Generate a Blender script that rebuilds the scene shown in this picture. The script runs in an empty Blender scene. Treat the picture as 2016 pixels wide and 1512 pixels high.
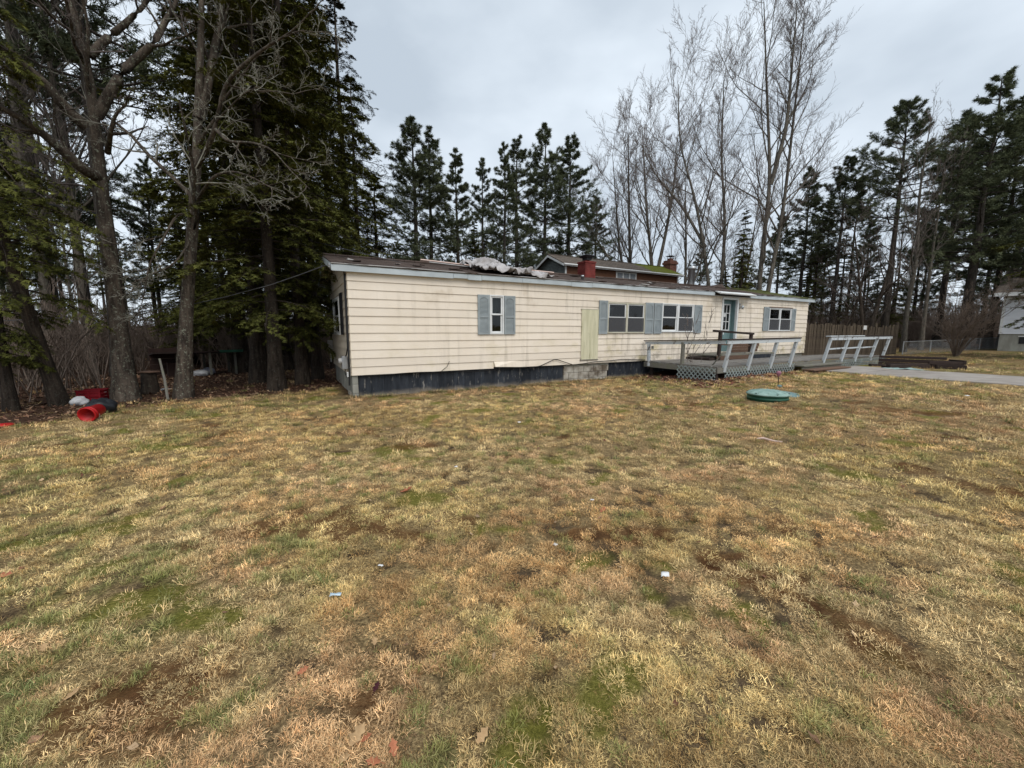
import bpy, math, random
import numpy as np
from mathutils import Vector

# ---------------------------------------------------------------- camera, sky, light
sc = bpy.context.scene
col = sc.collection
F_PX, PITCH, EYE = 785.0, 0.13269, 1.6
cam_d = bpy.data.cameras.new('camera')
cam_d.sensor_width = 36.0; cam_d.sensor_fit = 'HORIZONTAL'; cam_d.lens = 36.0 * F_PX / 2016.0
cam_d.clip_start = 0.05; cam_d.clip_end = 2000
cam = bpy.data.objects.new('camera', cam_d); col.objects.link(cam)
cam.location = (0, 0, EYE); cam.rotation_euler = (math.pi / 2 - PITCH, 0, 0)
sc.camera = cam

SUN_EL, SUN_AZ = math.radians(53), math.radians(156)      # azimuth clockwise from +Y
world = bpy.data.worlds.new('World'); sc.world = world; world.use_nodes = True
wn, wl = world.node_tree.nodes, world.node_tree.links
wn.clear()
w_out = wn.new('ShaderNodeOutputWorld'); w_bg = wn.new('ShaderNodeBackground')
w_sky = wn.new('ShaderNodeTexSky'); w_sky.sky_type = 'NISHITA'; w_sky.sun_disc = False
w_sky.sun_elevation = SUN_EL; w_sky.sun_rotation = SUN_AZ
w_tc = wn.new('ShaderNodeTexCoord'); w_map = wn.new('ShaderNodeMapping')
w_map.inputs['Scale'].default_value = (1.0, 1.0, 2.0); w_map.inputs['Location'].default_value = (3.55, 1.3, 0.4)
w_n = wn.new('ShaderNodeTexNoise'); w_n.inputs['Scale'].default_value = 2.2
w_n.inputs['Detail'].default_value = 5; w_n.inputs['Roughness'].default_value = 0.48
w_r = wn.new('ShaderNodeValToRGB')
w_r.color_ramp.elements[0].position = 0.34; w_r.color_ramp.elements[0].color = (4.15, 4.75, 5.4, 1)
w_r.color_ramp.elements[1].position = 0.66; w_r.color_ramp.elements[1].color = (6.6, 7.25, 7.9, 1)
w_mx = wn.new('ShaderNodeMix'); w_mx.data_type = 'RGBA'; w_mx.inputs[0].default_value = 0.93
wl.new(w_tc.outputs['Generated'], w_map.inputs['Vector']); wl.new(w_map.outputs[0], w_n.inputs['Vector'])
wl.new(w_n.outputs['Fac'], w_r.inputs['Fac'])
wl.new(w_sky.outputs[0], w_mx.inputs[6]); wl.new(w_r.outputs[0], w_mx.inputs[7])
wl.new(w_mx.outputs[2], w_bg.inputs['Color']); w_bg.inputs['Strength'].default_value = 0.1
wl.new(w_bg.outputs[0], w_out.inputs['Surface'])

sun_d = bpy.data.lights.new('sun', 'SUN'); sun_d.energy = 1.5; sun_d.angle = math.radians(45)
sun_d.color = (1.0, 0.965, 0.91)
sun = bpy.data.objects.new('sun', sun_d); col.objects.link(sun)
sd = Vector((math.sin(SUN_AZ) * math.cos(SUN_EL), math.cos(SUN_AZ) * math.cos(SUN_EL), math.sin(SUN_EL)))
sun.rotation_euler = sd.to_track_quat('Z', 'Y').to_euler()
sc.view_settings.view_transform = 'Standard'; sc.view_settings.look = 'None'
sc.view_settings.exposure = 0.48; sc.view_settings.gamma = 1.0
try: sc.view_settings.use_curve_mapping = False
except Exception: pass
sc.cycles.max_bounces = 4; sc.cycles.transparent_max_bounces = 8
sc.cycles.diffuse_bounces = 2; sc.cycles.glossy_bounces = 2

rnd = random.Random(7)
rng = np.random.default_rng(11)

# ---------------------------------------------------------------- photo pixel -> place
def ray(u, v):
    xc, yc = (u - 1008) / F_PX, -(v - 756) / F_PX
    return np.array([xc, math.cos(PITCH) + yc * math.sin(PITCH), -math.sin(PITCH) + yc * math.cos(PITCH)])
def at(u, v, Y):
    p = ray(u, v); p = p * (Y / p[1]); p[2] += EYE
    return p
def sstep(a, b, x):
    t = np.clip((np.asarray(x, float) - a) / (b - a), 0, 1)
    return t * t * (3 - 2 * t)
def _hash(ix, iy, seed):
    h = (ix.astype(np.int64) * 374761393 + iy.astype(np.int64) * 668265263 + seed * 1442695041) & 0x7fffffff
    h = ((h ^ (h >> 13)) * 1274126177) & 0x7fffffff
    return ((h ^ (h >> 16)) & 0xffff) / 65535.0
def vnoise(x, y, seed=0):
    x = np.asarray(x, float); y = np.asarray(y, float)
    ix, iy = np.floor(x), np.floor(y); fx, fy = x - ix, y - iy
    fx = fx * fx * (3 - 2 * fx); fy = fy * fy * (3 - 2 * fy)
    a, b = _hash(ix, iy, seed), _hash(ix + 1, iy, seed)
    c, d = _hash(ix, iy + 1, seed), _hash(ix + 1, iy + 1, seed)
    return (a * (1 - fx) + b * fx) * (1 - fy) + (c * (1 - fx) + d * fx) * fy
def fbm(x, y, seed=0, oct=4):
    s, a, t = 0, 0.5, 0
    for k in range(oct):
        s = s + a * vnoise(x, y, seed + 17 * k); t += a; a *= 0.55; x = x * 2.03 + 3.1; y = y * 2.03 - 1.7
    return s / t
# frame of the mobile home: x along the front, y into the house
HX, HY, HROT = -3.793, 9.408, math.pi / 2 - 1.06275
_c, _s = math.cos(HROT), math.sin(HROT)
def toloc(x, y):
    dx, dy = np.asarray(x, float) - HX, np.asarray(y, float) - HY
    return dx * _c + dy * _s, -dx * _s + dy * _c
def toworld(s, t):
    return HX + s * _c - t * _s, HY + s * _s + t * _c
def gh(x, y):
    x = np.asarray(x, float); y = np.asarray(y, float)
    z = 0.2 * sstep(3.5, 7.5, x) + 0.22 * sstep(17, 30, x)
    z = z + 2.6 * sstep(42, 110, np.hypot(x, y)) - 0.05 * sstep(9, 16, -x)
    z = z + 0.05 * (fbm(x * .5, y * .5, 3, 3) - .5) + 0.02 * (fbm(x * 3, y * 3, 5, 2) - .5)
    return z
def gz(x, y): return float(gh(x, y))
def gnd(u, v):
    r = ray(u, v); z = 0.0
    for _ in range(8):
        p = r * ((z - EYE) / r[2]); z = gz(p[0], p[1])
    return np.array([p[0], p[1], z])

# ---------------------------------------------------------------- object helpers
def tag(o, label=None, cat=None, group=None, kind=None):
    if label: o['label'] = label
    if cat: o['category'] = cat
    if group: o['group'] = group
    if kind: o['kind'] = kind
    return o
def empty(name, loc=(0, 0, 0), rz=0.0, label=None, cat=None, group=None):
    o = bpy.data.objects.new(name, None); col.objects.link(o)
    o.location = loc; o.rotation_euler = (0, 0, rz); o.empty_display_size = 0.2
    return tag(o, label, cat, group)
def link(name, me, parent=None):
    o = bpy.data.objects.new(name, me); col.objects.link(o)
    if parent is not None: o.parent = parent
    return o
def np_mesh(name, V, faces, mat, smooth=False, tint=None):
    """V (n,3); faces list of int arrays (m,3) or (m,4)"""
    me = bpy.data.meshes.new(name)
    V = np.ascontiguousarray(V, dtype=np.float32)
    me.vertices.add(len(V)); me.vertices.foreach_set('co', V.ravel())
    loops = np.concatenate([f.ravel() for f in faces]).astype(np.int32)
    sizes = np.concatenate([np.full(len(f), f.shape[1], np.int32) for f in faces])
    starts = np.concatenate([[0], np.cumsum(sizes)[:-1]]).astype(np.int32)
    me.loops.add(len(loops)); me.loops.foreach_set('vertex_index', loops)
    me.polygons.add(len(sizes)); me.polygons.foreach_set('loop_start', starts)
    me.update(calc_edges=True)
    if smooth: me.polygons.foreach_set('use_smooth', np.ones(len(sizes), bool))
    if tint is not None:
        a = me.attributes.new('tint', 'FLOAT_COLOR', 'POINT')
        a.data.foreach_set('color', np.ascontiguousarray(tint, np.float32).ravel())
    if mat is not None: me.materials.append(mat)
    return me
class MB:
    """collects boxes, prisms, tubes and sheets into one mesh"""
    def __init__(s): s.V = []; s.F = []
    def add(s, vs, fs):
        b = len(s.V); s.V += [tuple(map(float, v)) for v in vs]; s.F += [tuple(b + i for i in f) for f in fs]; return s
    def box(s, x0, x1, y0, y1, z0, z1):
        return s.add([(x0,y0,z0),(x1,y0,z0),(x1,y1,z0),(x0,y1,z0),(x0,y0,z1),(x1,y0,z1),(x1,y1,z1),(x0,y1,z1)],
                     [(0,3,2,1),(4,5,6,7),(0,1,5,4),(1,2,6,5),(2,3,7,6),(3,0,4,7)])
    def beam(s, a, b, w, h, up=(0, 0, 1)):
        a, b = Vector(a), Vector(b); d = (b - a).normalized(); up = Vector(up)
        sd_ = d.cross(up)
        if sd_.length < 1e-4: sd_ = d.cross(Vector((1, 0, 0)))
        sd_.normalize(); u = sd_.cross(d).normalized()
        q = [(-1,-1),(1,-1),(1,1),(-1,1)]
        vs = [p + sd_ * (i * w / 2) + u * (j * h / 2) for p in (a, b) for i, j in q]
        return s.add(vs, [(3,2,1,0),(4,5,6,7),(0,1,5,4),(1,2,6,5),(2,3,7,6),(3,0,4,7)])
    def prism(s, poly, y0, y1, axis='y'):
        """poly of (a,b); extruded along axis"""
        n = len(poly)
        def P(a, b, t): return {'y': (a, t, b), 'x': (t, a, b), 'z': (a, b, t)}[axis]
        vs = [P(a, b, y0) for a, b in poly] + [P(a, b, y1) for a, b in poly]
        fs = [tuple(range(n))[::-1], tuple(range(n, 2 * n))]
        fs += [(i, (i + 1) % n, n + (i + 1) % n, n + i) for i in range(n)]
        return s.add(vs, fs)
    def tube(s, pts, r, sides=6, cap=True):
        pts = [Vector(p) for p in pts]; n = len(pts)
        rr = r if hasattr(r, '__len__') else [r] * n
        vs = []; ref = Vector((0.13, 0.27, 0.95))
        for i, p in enumerate(pts):
            t = (pts[min(i + 1, n - 1)] - pts[max(i - 1, 0)]).normalized()
            a = t.cross(ref)
            if a.length < .05: a = t.cross(Vector((1, 0, 0)))
            a.normalize(); b = t.cross(a)
            for k in range(sides):
                an = 2 * math.pi * k / sides
                vs.append(p + a * (math.cos(an) * rr[i]) + b * (math.sin(an) * rr[i]))
        fs = [(i*sides+k, i*sides+(k+1)%sides, (i+1)*sides+(k+1)%sides, (i+1)*sides+k) for i in range(n-1) for k in range(sides)]
        if cap: fs += [tuple(range(sides))[::-1], tuple(range((n-1)*sides, n*sides))]
        return s.add(vs, fs)
    def lathe(s, prof, sides=24, c=(0, 0, 0)):
        """prof list of (r,z)"""
        vs = [(c[0] + r*math.cos(2*math.pi*k/sides), c[1] + r*math.sin(2*math.pi*k/sides), c[2] + z) for r, z in prof for k in range(sides)]
        n = len(prof)
        fs = [(i*sides+k, i*sides+(k+1)%sides, (i+1)*sides+(k+1)%sides, (i+1)*sides+k) for i in range(n-1) for k in range(sides)]
        fs += [tuple(range(sides))[::-1], tuple(range((n-1)*sides, n*sides))]
        return s.add(vs, fs)
    def mesh(s, name, mat, smooth=False):
        me = bpy.data.meshes.new(name); me.from_pydata(s.V, [], s.F)
        me.materials.append(mat); me.update()
        if smooth: me.polygons.foreach_set('use_smooth', [True] * len(me.polygons))
        return me
    def build(s, name, mat, parent=None, smooth=False, bevel=0):
        o = link(name, s.mesh(name, mat, smooth), parent)
        if bevel:
            m = o.modifiers.new('bevel', 'BEVEL'); m.width = bevel; m.segments = 1; m.limit_method = 'ANGLE'
        return o
def copy_tree(o, parent=None):
    c = o.copy(); col.objects.link(c); c.parent = parent
    for ch in list(o.children): copy_tree(ch, c)
    return c

# ---------------------------------------------------------------- materials
class NT:
    def __init__(s, name):
        s.m = bpy.data.materials.new(name); s.m.use_nodes = True
        s.t = s.m.node_tree; s.n, s.l = s.t.nodes, s.t.links
        s.p = s.n['Principled BSDF']; s._tc = None
    def new(s, kind, **kw):
        nd = s.n.new('ShaderNode' + kind)
        for k, v in kw.items(): setattr(nd, k, v)
        return nd
    def tc(s, which='Object'):
        if s._tc is None: s._tc = s.new('TexCoord')
        if which == 'World': return s.new('NewGeometry').outputs['Position']
        return s._tc.outputs[which]
    def noise(s, scale, detail=4, rough=.55, vec=None, stretch=None, loc=None, coord='Object'):
        v = vec if vec is not None else s.tc(coord)
        if stretch or loc:
            mp = s.new('Mapping'); s.l.new(v, mp.inputs[0])
            if stretch: mp.inputs['Scale'].default_value = stretch
            if loc: mp.inputs['Location'].default_value = loc
            v = mp.outputs[0]
        nn = s.new('TexNoise'); nn.inputs['Scale'].default_value = scale
        nn.inputs['Detail'].default_value = detail; nn.inputs['Roughness'].default_value = rough
        s.l.new(v, nn.inputs['Vector']); return nn.outputs['Fac']
    def ramp(s, fac, *stops):
        r = s.new('ValToRGB'); e = r.color_ramp.elements
        while len(e) < len(stops): e.new(.5)
        for k, (p, c) in enumerate(stops):
            e[k].position = p; e[k].color = (*c, 1) if hasattr(c, '__len__') else (c, c, c, 1)
        s.l.new(fac, r.inputs['Fac']); return r.outputs['Color']
    def mix(s, fac, a, b, mode='MIX'):
        m = s.new('Mix', data_type='RGBA', blend_type=mode)
        for sock, v in ((m.inputs[0], fac), (m.inputs[6], a), (m.inputs[7], b)):
            if hasattr(v, 'is_linked') or isinstance(v, bpy.types.NodeSocket): s.l.new(v, sock)
            elif hasattr(v, '__len__'): sock.default_value = (*v, 1)
            else: sock.default_value = v
        return m.outputs[2]
    def math(s, op, a, b=0.0):
        m = s.new('Math', operation=op)
        for sock, v in ((m.inputs[0], a), (m.inputs[1], b)):
            if isinstance(v, bpy.types.NodeSocket): s.l.new(v, sock)
            else: sock.default_value = v
        return m.outputs[0]
    def sep(s, v):
        x = s.new('SeparateXYZ'); s.l.new(v, x.inputs[0]); return x.outputs
    def rng(s, v, a, b, lo=0., hi=1.):
        m = s.new('MapRange', interpolation_type='SMOOTHSTEP')
        s.l.new(v, m.inputs[0])
        for i, q in ((1, a), (2, b), (3, lo), (4, hi)): m.inputs[i].default_value = q
        return m.outputs[0]
    def attr(s, name, typ='GEOMETRY'):
        a = s.new('Attribute', attribute_name=name); a.attribute_type = typ; return a.outputs['Color']
    def rand(s): return s.new('ObjectInfo').outputs['Random']
    def bump(s, h, strength=.4, dist=.01):
        b = s.new('Bump'); b.inputs['Strength'].default_value = strength; b.inputs['Distance'].default_value = dist
        s.l.new(h, b.inputs['Height']); s.l.new(b.outputs[0], s.p.inputs['Normal'])
    def done(s, colr, rough=.8, spec=.3, metal=0.0):
        if isinstance(colr, bpy.types.NodeSocket): s.l.new(colr, s.p.inputs['Base Color'])
        else: s.p.inputs['Base Color'].default_value = (*colr, 1)
        if isinstance(rough, bpy.types.NodeSocket): s.l.new(rough, s.p.inputs['Roughness'])
        else: s.p.inputs['Roughness'].default_value = rough
        s.p.inputs['Specular IOR Level'].default_value = spec; s.p.inputs['Metallic'].default_value = metal
        return s.m
def simple(name, c1, c2=None, scale=6, rough=.75, bump=.2, dist=.004, stretch=None, spec=.25, var=0.0, metal=0.0):
    t = NT(name)
    c2 = c2 or tuple(v * .65 for v in c1)
    f = t.noise(scale, 5, .6, stretch=stretch)
    c = t.ramp(f, (.33, c2), (.66, c1))
    if var:
        c = t.mix(1.0, c, t.ramp(t.rand(), (0, 1 - var), (1, 1 + var)), 'MULTIPLY')
    if bump: t.bump(t.noise(scale * 4, 4, .6, stretch=stretch), bump, dist)
    return t.done(c, rough, spec, metal)
M = {}
def siding_material():
    t = NT('cream_siding')
    o = t.tc('Object'); x, y, z = t.sep(o)
    base = t.ramp(t.noise(.9, 3), (.3, (.77, .67, .55)), (.7, (.83, .735, .62)))
    base = t.mix(1.0, base, t.ramp(t.rand(), (0, .94), (1, 1.03)), 'MULTIPLY')
    # rain streaks, grey
    st = t.noise(1.0, 6, .62, stretch=(5.5, 5.5, .45))
    st = t.rng(st, .47, .70)
    st = t.math('MULTIPLY', st, t.rng(t.noise(.55, 2, loc=(4, 0, 1)), .38, .60))
    base = t.mix(t.math('MULTIPLY', st, t.rng(x, 1.0, 7.0, .20, .62)), base, (.36, .31, .245))
    # algae, yellow-green, stronger past the middle and low on the wall
    al = t.rng(t.noise(1.4, 5, .6, stretch=(1, 1, 1.6), loc=(2.2, 0, 7)), .48, .68)
    al = t.math('MULTIPLY', al, t.math('ADD', t.rng(z, 1.9, .6, 0, .7), .22))
    al = t.math('MULTIPLY', al, t.rng(x, 4.5, 10, .35, 1))
    base = t.mix(t.math('MULTIPLY', al, .9), base, (.47, .40, .20))
    bp = t.rng(t.noise(1.1, 4, .6, loc=(31, 0, 5)), .56, .70); bp = t.math('MULTIPLY', bp, t.rng(z, 1.9, 2.7))
    base = t.mix(t.math('MULTIPLY', bp, .5), base, (.44, .345, .235))
    gr = t.rng(t.noise(2.6, 5, .65, loc=(9, 0, 3)), .50, .68)
    gr = t.math('MULTIPLY', gr, t.rng(z, 1.35, .55)); gr = t.math('MULTIPLY', gr, t.rng(x, 6.5, 9))
    base = t.mix(t.math('MULTIPLY', gr, .7), base, (.25, .215, .16))
    fine = t.noise(60, 3, .6, stretch=(1, 1, .2))
    t.bump(fine, .12, .003)
    return t.done(base, t.ramp(t.noise(3), (.3, .5), (.7, .68)), .35)
def bark(name, c1, c2, lichen=0.0, scale=1.0):
    t = NT(name)
    f = t.noise(11 * scale, 6, .7, stretch=(1, 1, .16)); g = t.noise(2.2, 4, .6)
    c = t.ramp(f, (.36, c2), (.62, c1))
    c = t.mix(1.0, c, t.ramp(g, (.25, .7), (.75, 1.25)), 'MULTIPLY')
    c = t.mix(1.0, c, t.ramp(t.rand(), (0, .8), (1, 1.2)), 'MULTIPLY')
    if lichen:
        lm = t.rng(t.noise(15, 6, .8, loc=(3, 3, 3)), .54, .64)
        c = t.mix(t.math('MULTIPLY', lm, lichen), c, (.33, .35, .27))
    t.bump(f, .9, .03)
    return t.done(c, .9, .15)
def foliage(name, k=(1, 1, 1)):
    t = NT(name)
    c = t.attr('tint')
    if k != (1, 1, 1): c = t.mix(1.0, c, k, 'MULTIPLY')
    c = t.mix(1.0, c, t.ramp(t.rand(), (0, .82), (1, 1.18)), 'MULTIPLY')
    df = t.new('BsdfDiffuse'); t.l.new(c, df.inputs['Color']); t.l.new(df.outputs[0], t.n['Material Output'].inputs['Surface'])
    return t.m
def glass(name='window_glass', tint=(.9, .95, .95)):
    t = NT(name)
    tr = t.new('BsdfTransparent'); tr.inputs[0].default_value = (.55 * tint[0], .55 * tint[1], .55 * tint[2], 1)
    gl = t.new('BsdfGlossy'); gl.inputs['Roughness'].default_value = .04
    gl.inputs[0].default_value = (.9, .9, .9, 1)
    wv = t.noise(2.5, 2); b = t.new('Bump'); b.inputs['Strength'].default_value = .25; b.inputs['Distance'].default_value = .01
    t.l.new(wv, b.inputs['Height']); t.l.new(b.outputs[0], gl.inputs['Normal'])
    fr = t.new('Fresnel'); fr.inputs[0].default_value = 1.5
    mx = t.new('MixShader'); t.l.new(fr.outputs[0], mx.inputs[0]); t.l.new(tr.outputs[0], mx.inputs[1]); t.l.new(gl.outputs[0], mx.inputs[2])
    t.l.new(mx.outputs[0], t.n['Material Output'].inputs['Surface'])
    return t.m
def brick(name, c1, c2, mortar, sx=.21, sy=.075):
    t = NT(name)
    v = t.tc('Object'); x, y, z = t.sep(v)
    cb = t.new('CombineXYZ'); t.l.new(t.math('ADD', x, y), cb.inputs[0]); t.l.new(z, cb.inputs[1])
    b = t.new('TexBrick'); t.l.new(cb.outputs[0], b.inputs['Vector'])
    b.inputs['Scale'].default_value = 1.0; b.inputs['Brick Width'].default_value = sx; b.inputs['Row Height'].default_value = sy
    b.inputs['Mortar Size'].default_value = .008; b.inputs['Color1'].default_value = (*c1, 1); b.inputs['Color2'].default_value = (*c2, 1)
    b.inputs['Mortar'].default_value = (*mortar, 1)
    c = t.mix(1.0, b.outputs['Color'], t.ramp(t.noise(5, 4), (.3, .65), (.7, 1.2)), 'MULTIPLY')
    t.bump(b.outputs['Fac'], -.6, .01)
    return t.done(c, .85, .2)
def shingle(name, c1, c2, moss=None, mossx=(0, 1), mossc=(.10, .115, .02)):
    """rows of shingles; moss grows where local x is between mossx"""
    t = NT(name)
    v = t.tc('Object'); x, y, z = t.sep(v)
    cb = t.new('CombineXYZ'); t.l.new(x, cb.inputs[0]); t.l.new(y, cb.inputs[1])
    b = t.new('TexBrick'); t.l.new(cb.outputs[0], b.inputs['Vector'])
    b.inputs['Scale'].default_value = 1; b.inputs['Brick Width'].default_value = .31; b.inputs['Row Height'].default_value = .135
    b.inputs['Mortar Size'].default_value = .012
    b.inputs['Color1'].default_value = (.8, .8, .8, 1); b.inputs['Color2'].default_value = (1.25, 1.25, 1.25, 1); b.inputs['Mortar'].default_value = (.45, .45, .45, 1)
    c = t.ramp(t.noise(1.7, 5, .65), (.3, c2), (.7, c1))
    c = t.mix(1.0, c, b.outputs['Color'], 'MULTIPLY')
    pale = t.rng(t.noise(2.2, 5, .7, stretch=(.6, 2.2, 1), loc=(5, 1, 0)), .62, .72)
    c = t.mix(t.math('MULTIPLY', pale, .45), c, tuple(min(1, q * 2.3) for q in c1))
    if moss:
        mm = t.math('ADD', t.rng(x, mossx[0], mossx[1]), t.math('MULTIPLY', t.math('SUBTRACT', t.noise(1.6, 5, .7), .5), 1.6))
        mm = t.rng(mm, .45, .75)
        mc = t.ramp(t.noise(9, 4), (.3, tuple(q * .5 for q in mossc)), (.7, tuple(q * 1.35 for q in mossc)))
        c = t.mix(t.math('MULTIPLY', mm, moss), c, mc)
    t.bump(t.math('ADD', b.outputs['Fac'], t.noise(14, 4)), -.5, .02)
    return t.done(c, .95, .1)

M['siding'] = siding_material()
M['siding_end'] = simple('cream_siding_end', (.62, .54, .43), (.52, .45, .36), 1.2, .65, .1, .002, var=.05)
M['fascia'] = simple('blue_grey_fascia', (.50, .55, .57), (.40, .44, .46), 2.2, .6, .15, .003, var=.06)
M['shutter'] = simple('blue_grey_shutter', (.33, .365, .375), (.25, .28, .292), 3, .6, .15, .002, var=.05)
M['blackpaint'] = simple('black_shutter', (.012, .012, .014), (.02, .02, .022), 4, .55, .1)
M['white'] = simple('white_trim', (.74, .75, .75), (.62, .62, .6), 2.5, .5, .1, .002, var=.04)
M['casing'] = simple('stained_casing', (.56, .53, .43), (.42, .40, .30), 3.5, .7, .2, .002)
M['glass'] = glass()
t = NT('insect_screen'); _x = t.done((.10, .10, .105), .9, .1)
_tr = t.new('BsdfTransparent'); _mx = t.new('MixShader'); _mx.inputs[0].default_value = .62
t.l.new(_tr.outputs[0], _mx.inputs[1]); t.l.new(t.p.outputs[0], _mx.inputs[2]); t.l.new(_mx.outputs[0], t.n['Material Output'].inputs['Surface'])
M['screen'] = _x
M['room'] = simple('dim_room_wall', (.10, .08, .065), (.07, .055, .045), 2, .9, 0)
M['curtain'] = simple('white_curtain', (.68, .68, .66), (.5, .5, .5), 3, .9, .3, .02, stretch=(6, 6, .4))
M['roof'] = shingle('worn_brown_shingles', (.105, .078, .066), (.055, .040, .034), .85, (14.5, 20.5), (.075, .085, .022))
M['rearroof'] = shingle('grey_brown_shingles', (.15, .125, .105), (.11, .09, .075), .95, (7.4, 9.8), (.11, .122, .018))
M['metal'] = simple('galvanised_metal', (.55, .56, .57), (.42, .43, .44), 4, .38, .05, metal=.7)
M['flash'] = simple('drip_edge_metal', (.48, .47, .46), (.34, .32, .30), 5, .5, .1, .002)
M['darkmetal'] = simple('dark_metal_cap', (.03, .03, .032), None, 5, .6, .1)
M['darkskirt'] = simple('charcoal_skirt_board', (.032, .037, .046), (.016, .018, .023), 3, .75, .35, .006, stretch=(3, 3, .6), var=.3)
t = NT('peeling_charcoal_board')
_b = t.ramp(t.noise(3, 5, stretch=(3, 3, .6)), (.35, (.018, .021, .027)), (.7, (.042, .048, .058)))
_p = t.rng(t.noise(5.5, 6, .7, stretch=(2.2, 2.2, .6)), .57, .68)
_b = t.mix(t.math('MULTIPLY', _p, .6), _b, (.30, .28, .25))
_z = t.sep(t.tc('Object'))[2]
_b = t.mix(t.math('MULTIPLY', t.rng(t.math('ADD', _z, t.math('MULTIPLY', t.noise(4, 4), .2)), .26, .10), .8), _b, (.21, .18, .145))
_b = t.mix(1.0, _b, t.ramp(t.rand(), (0, .75), (1, 1.25)), 'MULTIPLY')
t.bump(t.noise(14, 4, stretch=(3, 3, .4)), .4, .006); M['darkskirt'] = t.done(_b, .8, .2)
t = NT('stained_concrete')
_b = t.ramp(t.noise(4, 6, .65), (.3, (.20, .17, .135)), (.5, (.36, .33, .28)), (.75, (.55, .52, .46)))
_b = t.mix(t.rng(t.noise(1.8, 5, .6, loc=(1, 2, 3)), .48, .64), _b, (.13, .105, .08))
t.bump(t.noise(18, 5), .5, .01); M['concrete'] = t.done(_b, .92, .1)
M['cement'] = simple('grey_cement_board', (.34, .34, .30), (.22, .21, .18), 2.2, .9, .4, .006, stretch=(1.5, 1.5, .5), var=.1)
t = NT('algae_stained_plywood')
_b = t.ramp(t.noise(3, 5, stretch=(4, 4, .4)), (.3, (.52, .49, .33)), (.7, (.68, .64, .47)))
_b = t.mix(t.rng(t.noise(5, 6, .7, stretch=(3, 3, .35), loc=(1, 1, 1)), .55, .72), _b, (.28, .26, .16))
t.bump(t.noise(20, 4, stretch=(4, 4, .2)), .25, .003); M['plywood'] = t.done(_b, .85, .15)
M['teal'] = simple('teal_door_paint', (.17, .255, .255), (.125, .195, .2), 2.5, .5, .08)
M['redbrick'] = brick('red_painted_brick', (.21, .038, .032), (.165, .033, .028), (.16, .045, .038))
M['oldbrick'] = brick('weathered_brick', (.20, .06, .04), (.13, .045, .035), (.20, .16, .13))
M['cable'] = simple('black_cable', (.012, .012, .013), None, 8, .6, 0)
M['wiregrey'] = simple('grey_overhead_wire', (.10, .10, .105), None, 8, .7, 0)
M['tarp'] = simple('grey_tarp', (.52, .50, .50), (.22, .195, .18), 3.2, .7, .6, .03)
M['pinkboard'] = simple('pale_pink_board', (.66, .50, .43), (.58, .43, .37), 3, .7, .1)
def oldwood(name, c1, c2, paint=None, cover=.5, lo=.48):
    t = NT(name)
    g = t.noise(6, 6, .65, stretch=(1.2, 9, 9))
    c = t.ramp(g, (.32, c2), (.68, c1))
    c = t.mix(1.0, c, t.ramp(t.rand(), (0, .72), (1, 1.28)), 'MULTIPLY')
    if paint:
        pm = t.rng(t.noise(4.5, 6, .7), lo, lo + .1)
        c = t.mix(t.math('MULTIPLY', pm, cover), c, paint)
    t.bump(g, .4, .006)
    return t.done(c, .85, .15)
M['deckwood'] = oldwood('weathered_deck_board', (.25, .23, .205), (.13, .115, .10), (.30, .33, .35), .35, .52)
M['railpaint'] = oldwood('peeling_pale_blue_paint', (.22, .20, .18), (.12, .105, .095), (.53, .565, .585), .93, .36)
M['raildark'] = oldwood('dark_wet_rail_cap', (.055, .04, .034), (.03, .022, .02))
M['greywood'] = oldwood('silver_grey_wood', (.24, .225, .195), (.14, .13, .11), (.16, .18, .09), .35, .5)
M['brownwood'] = oldwood('brown_stair_wood', (.19, .115, .08), (.11, .07, .05))
M['lattice'] = oldwood('grey_green_lattice', (.28, .31, .29), (.19, .21, .2), (.37, .42, .41), .5, .5)
M['blackwood'] = oldwood('wet_dark_timber', (.055, .038, .032), (.028, .02, .018))
M['fencewood'] = oldwood('old_stockade_wood', (.105, .08, .058), (.055, .043, .032), (.14, .115, .075), .35, .5)
M['pathconc'] = simple('concrete_path_slab', (.34, .305, .27), (.255, .225, .20), 2.0, .9, .4, .006, var=.06)
M['oak'] = bark('grey_oak_bark', (.115, .09, .07), (.026, .02, .016), .65)
M['hembark'] = bark('dark_hemlock_bark', (.062, .047, .036), (.02, .015, .012), .15)
M['pinebark'] = bark('dark_pine_bark', (.075, .062, .052), (.03, .025, .021), .15)
M['maple'] = bark('grey_maple_bark', (.15, .13, .105), (.065, .054, .045), .45)
M['twig'] = bark('thin_twigs', (.185, .15, .135), (.11, .088, .078), .2)
M['brushtwig'] = bark('brush_stems', (.23, .175, .14), (.12, .09, .07), .15)
M['palebranch'] = bark('pale_lichen_branch', (.30, .29, .24), (.12, .105, .085), .7)
M['needles'] = foliage('pine_needles')
M['hemneedles'] = foliage('hemlock_needles')
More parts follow.
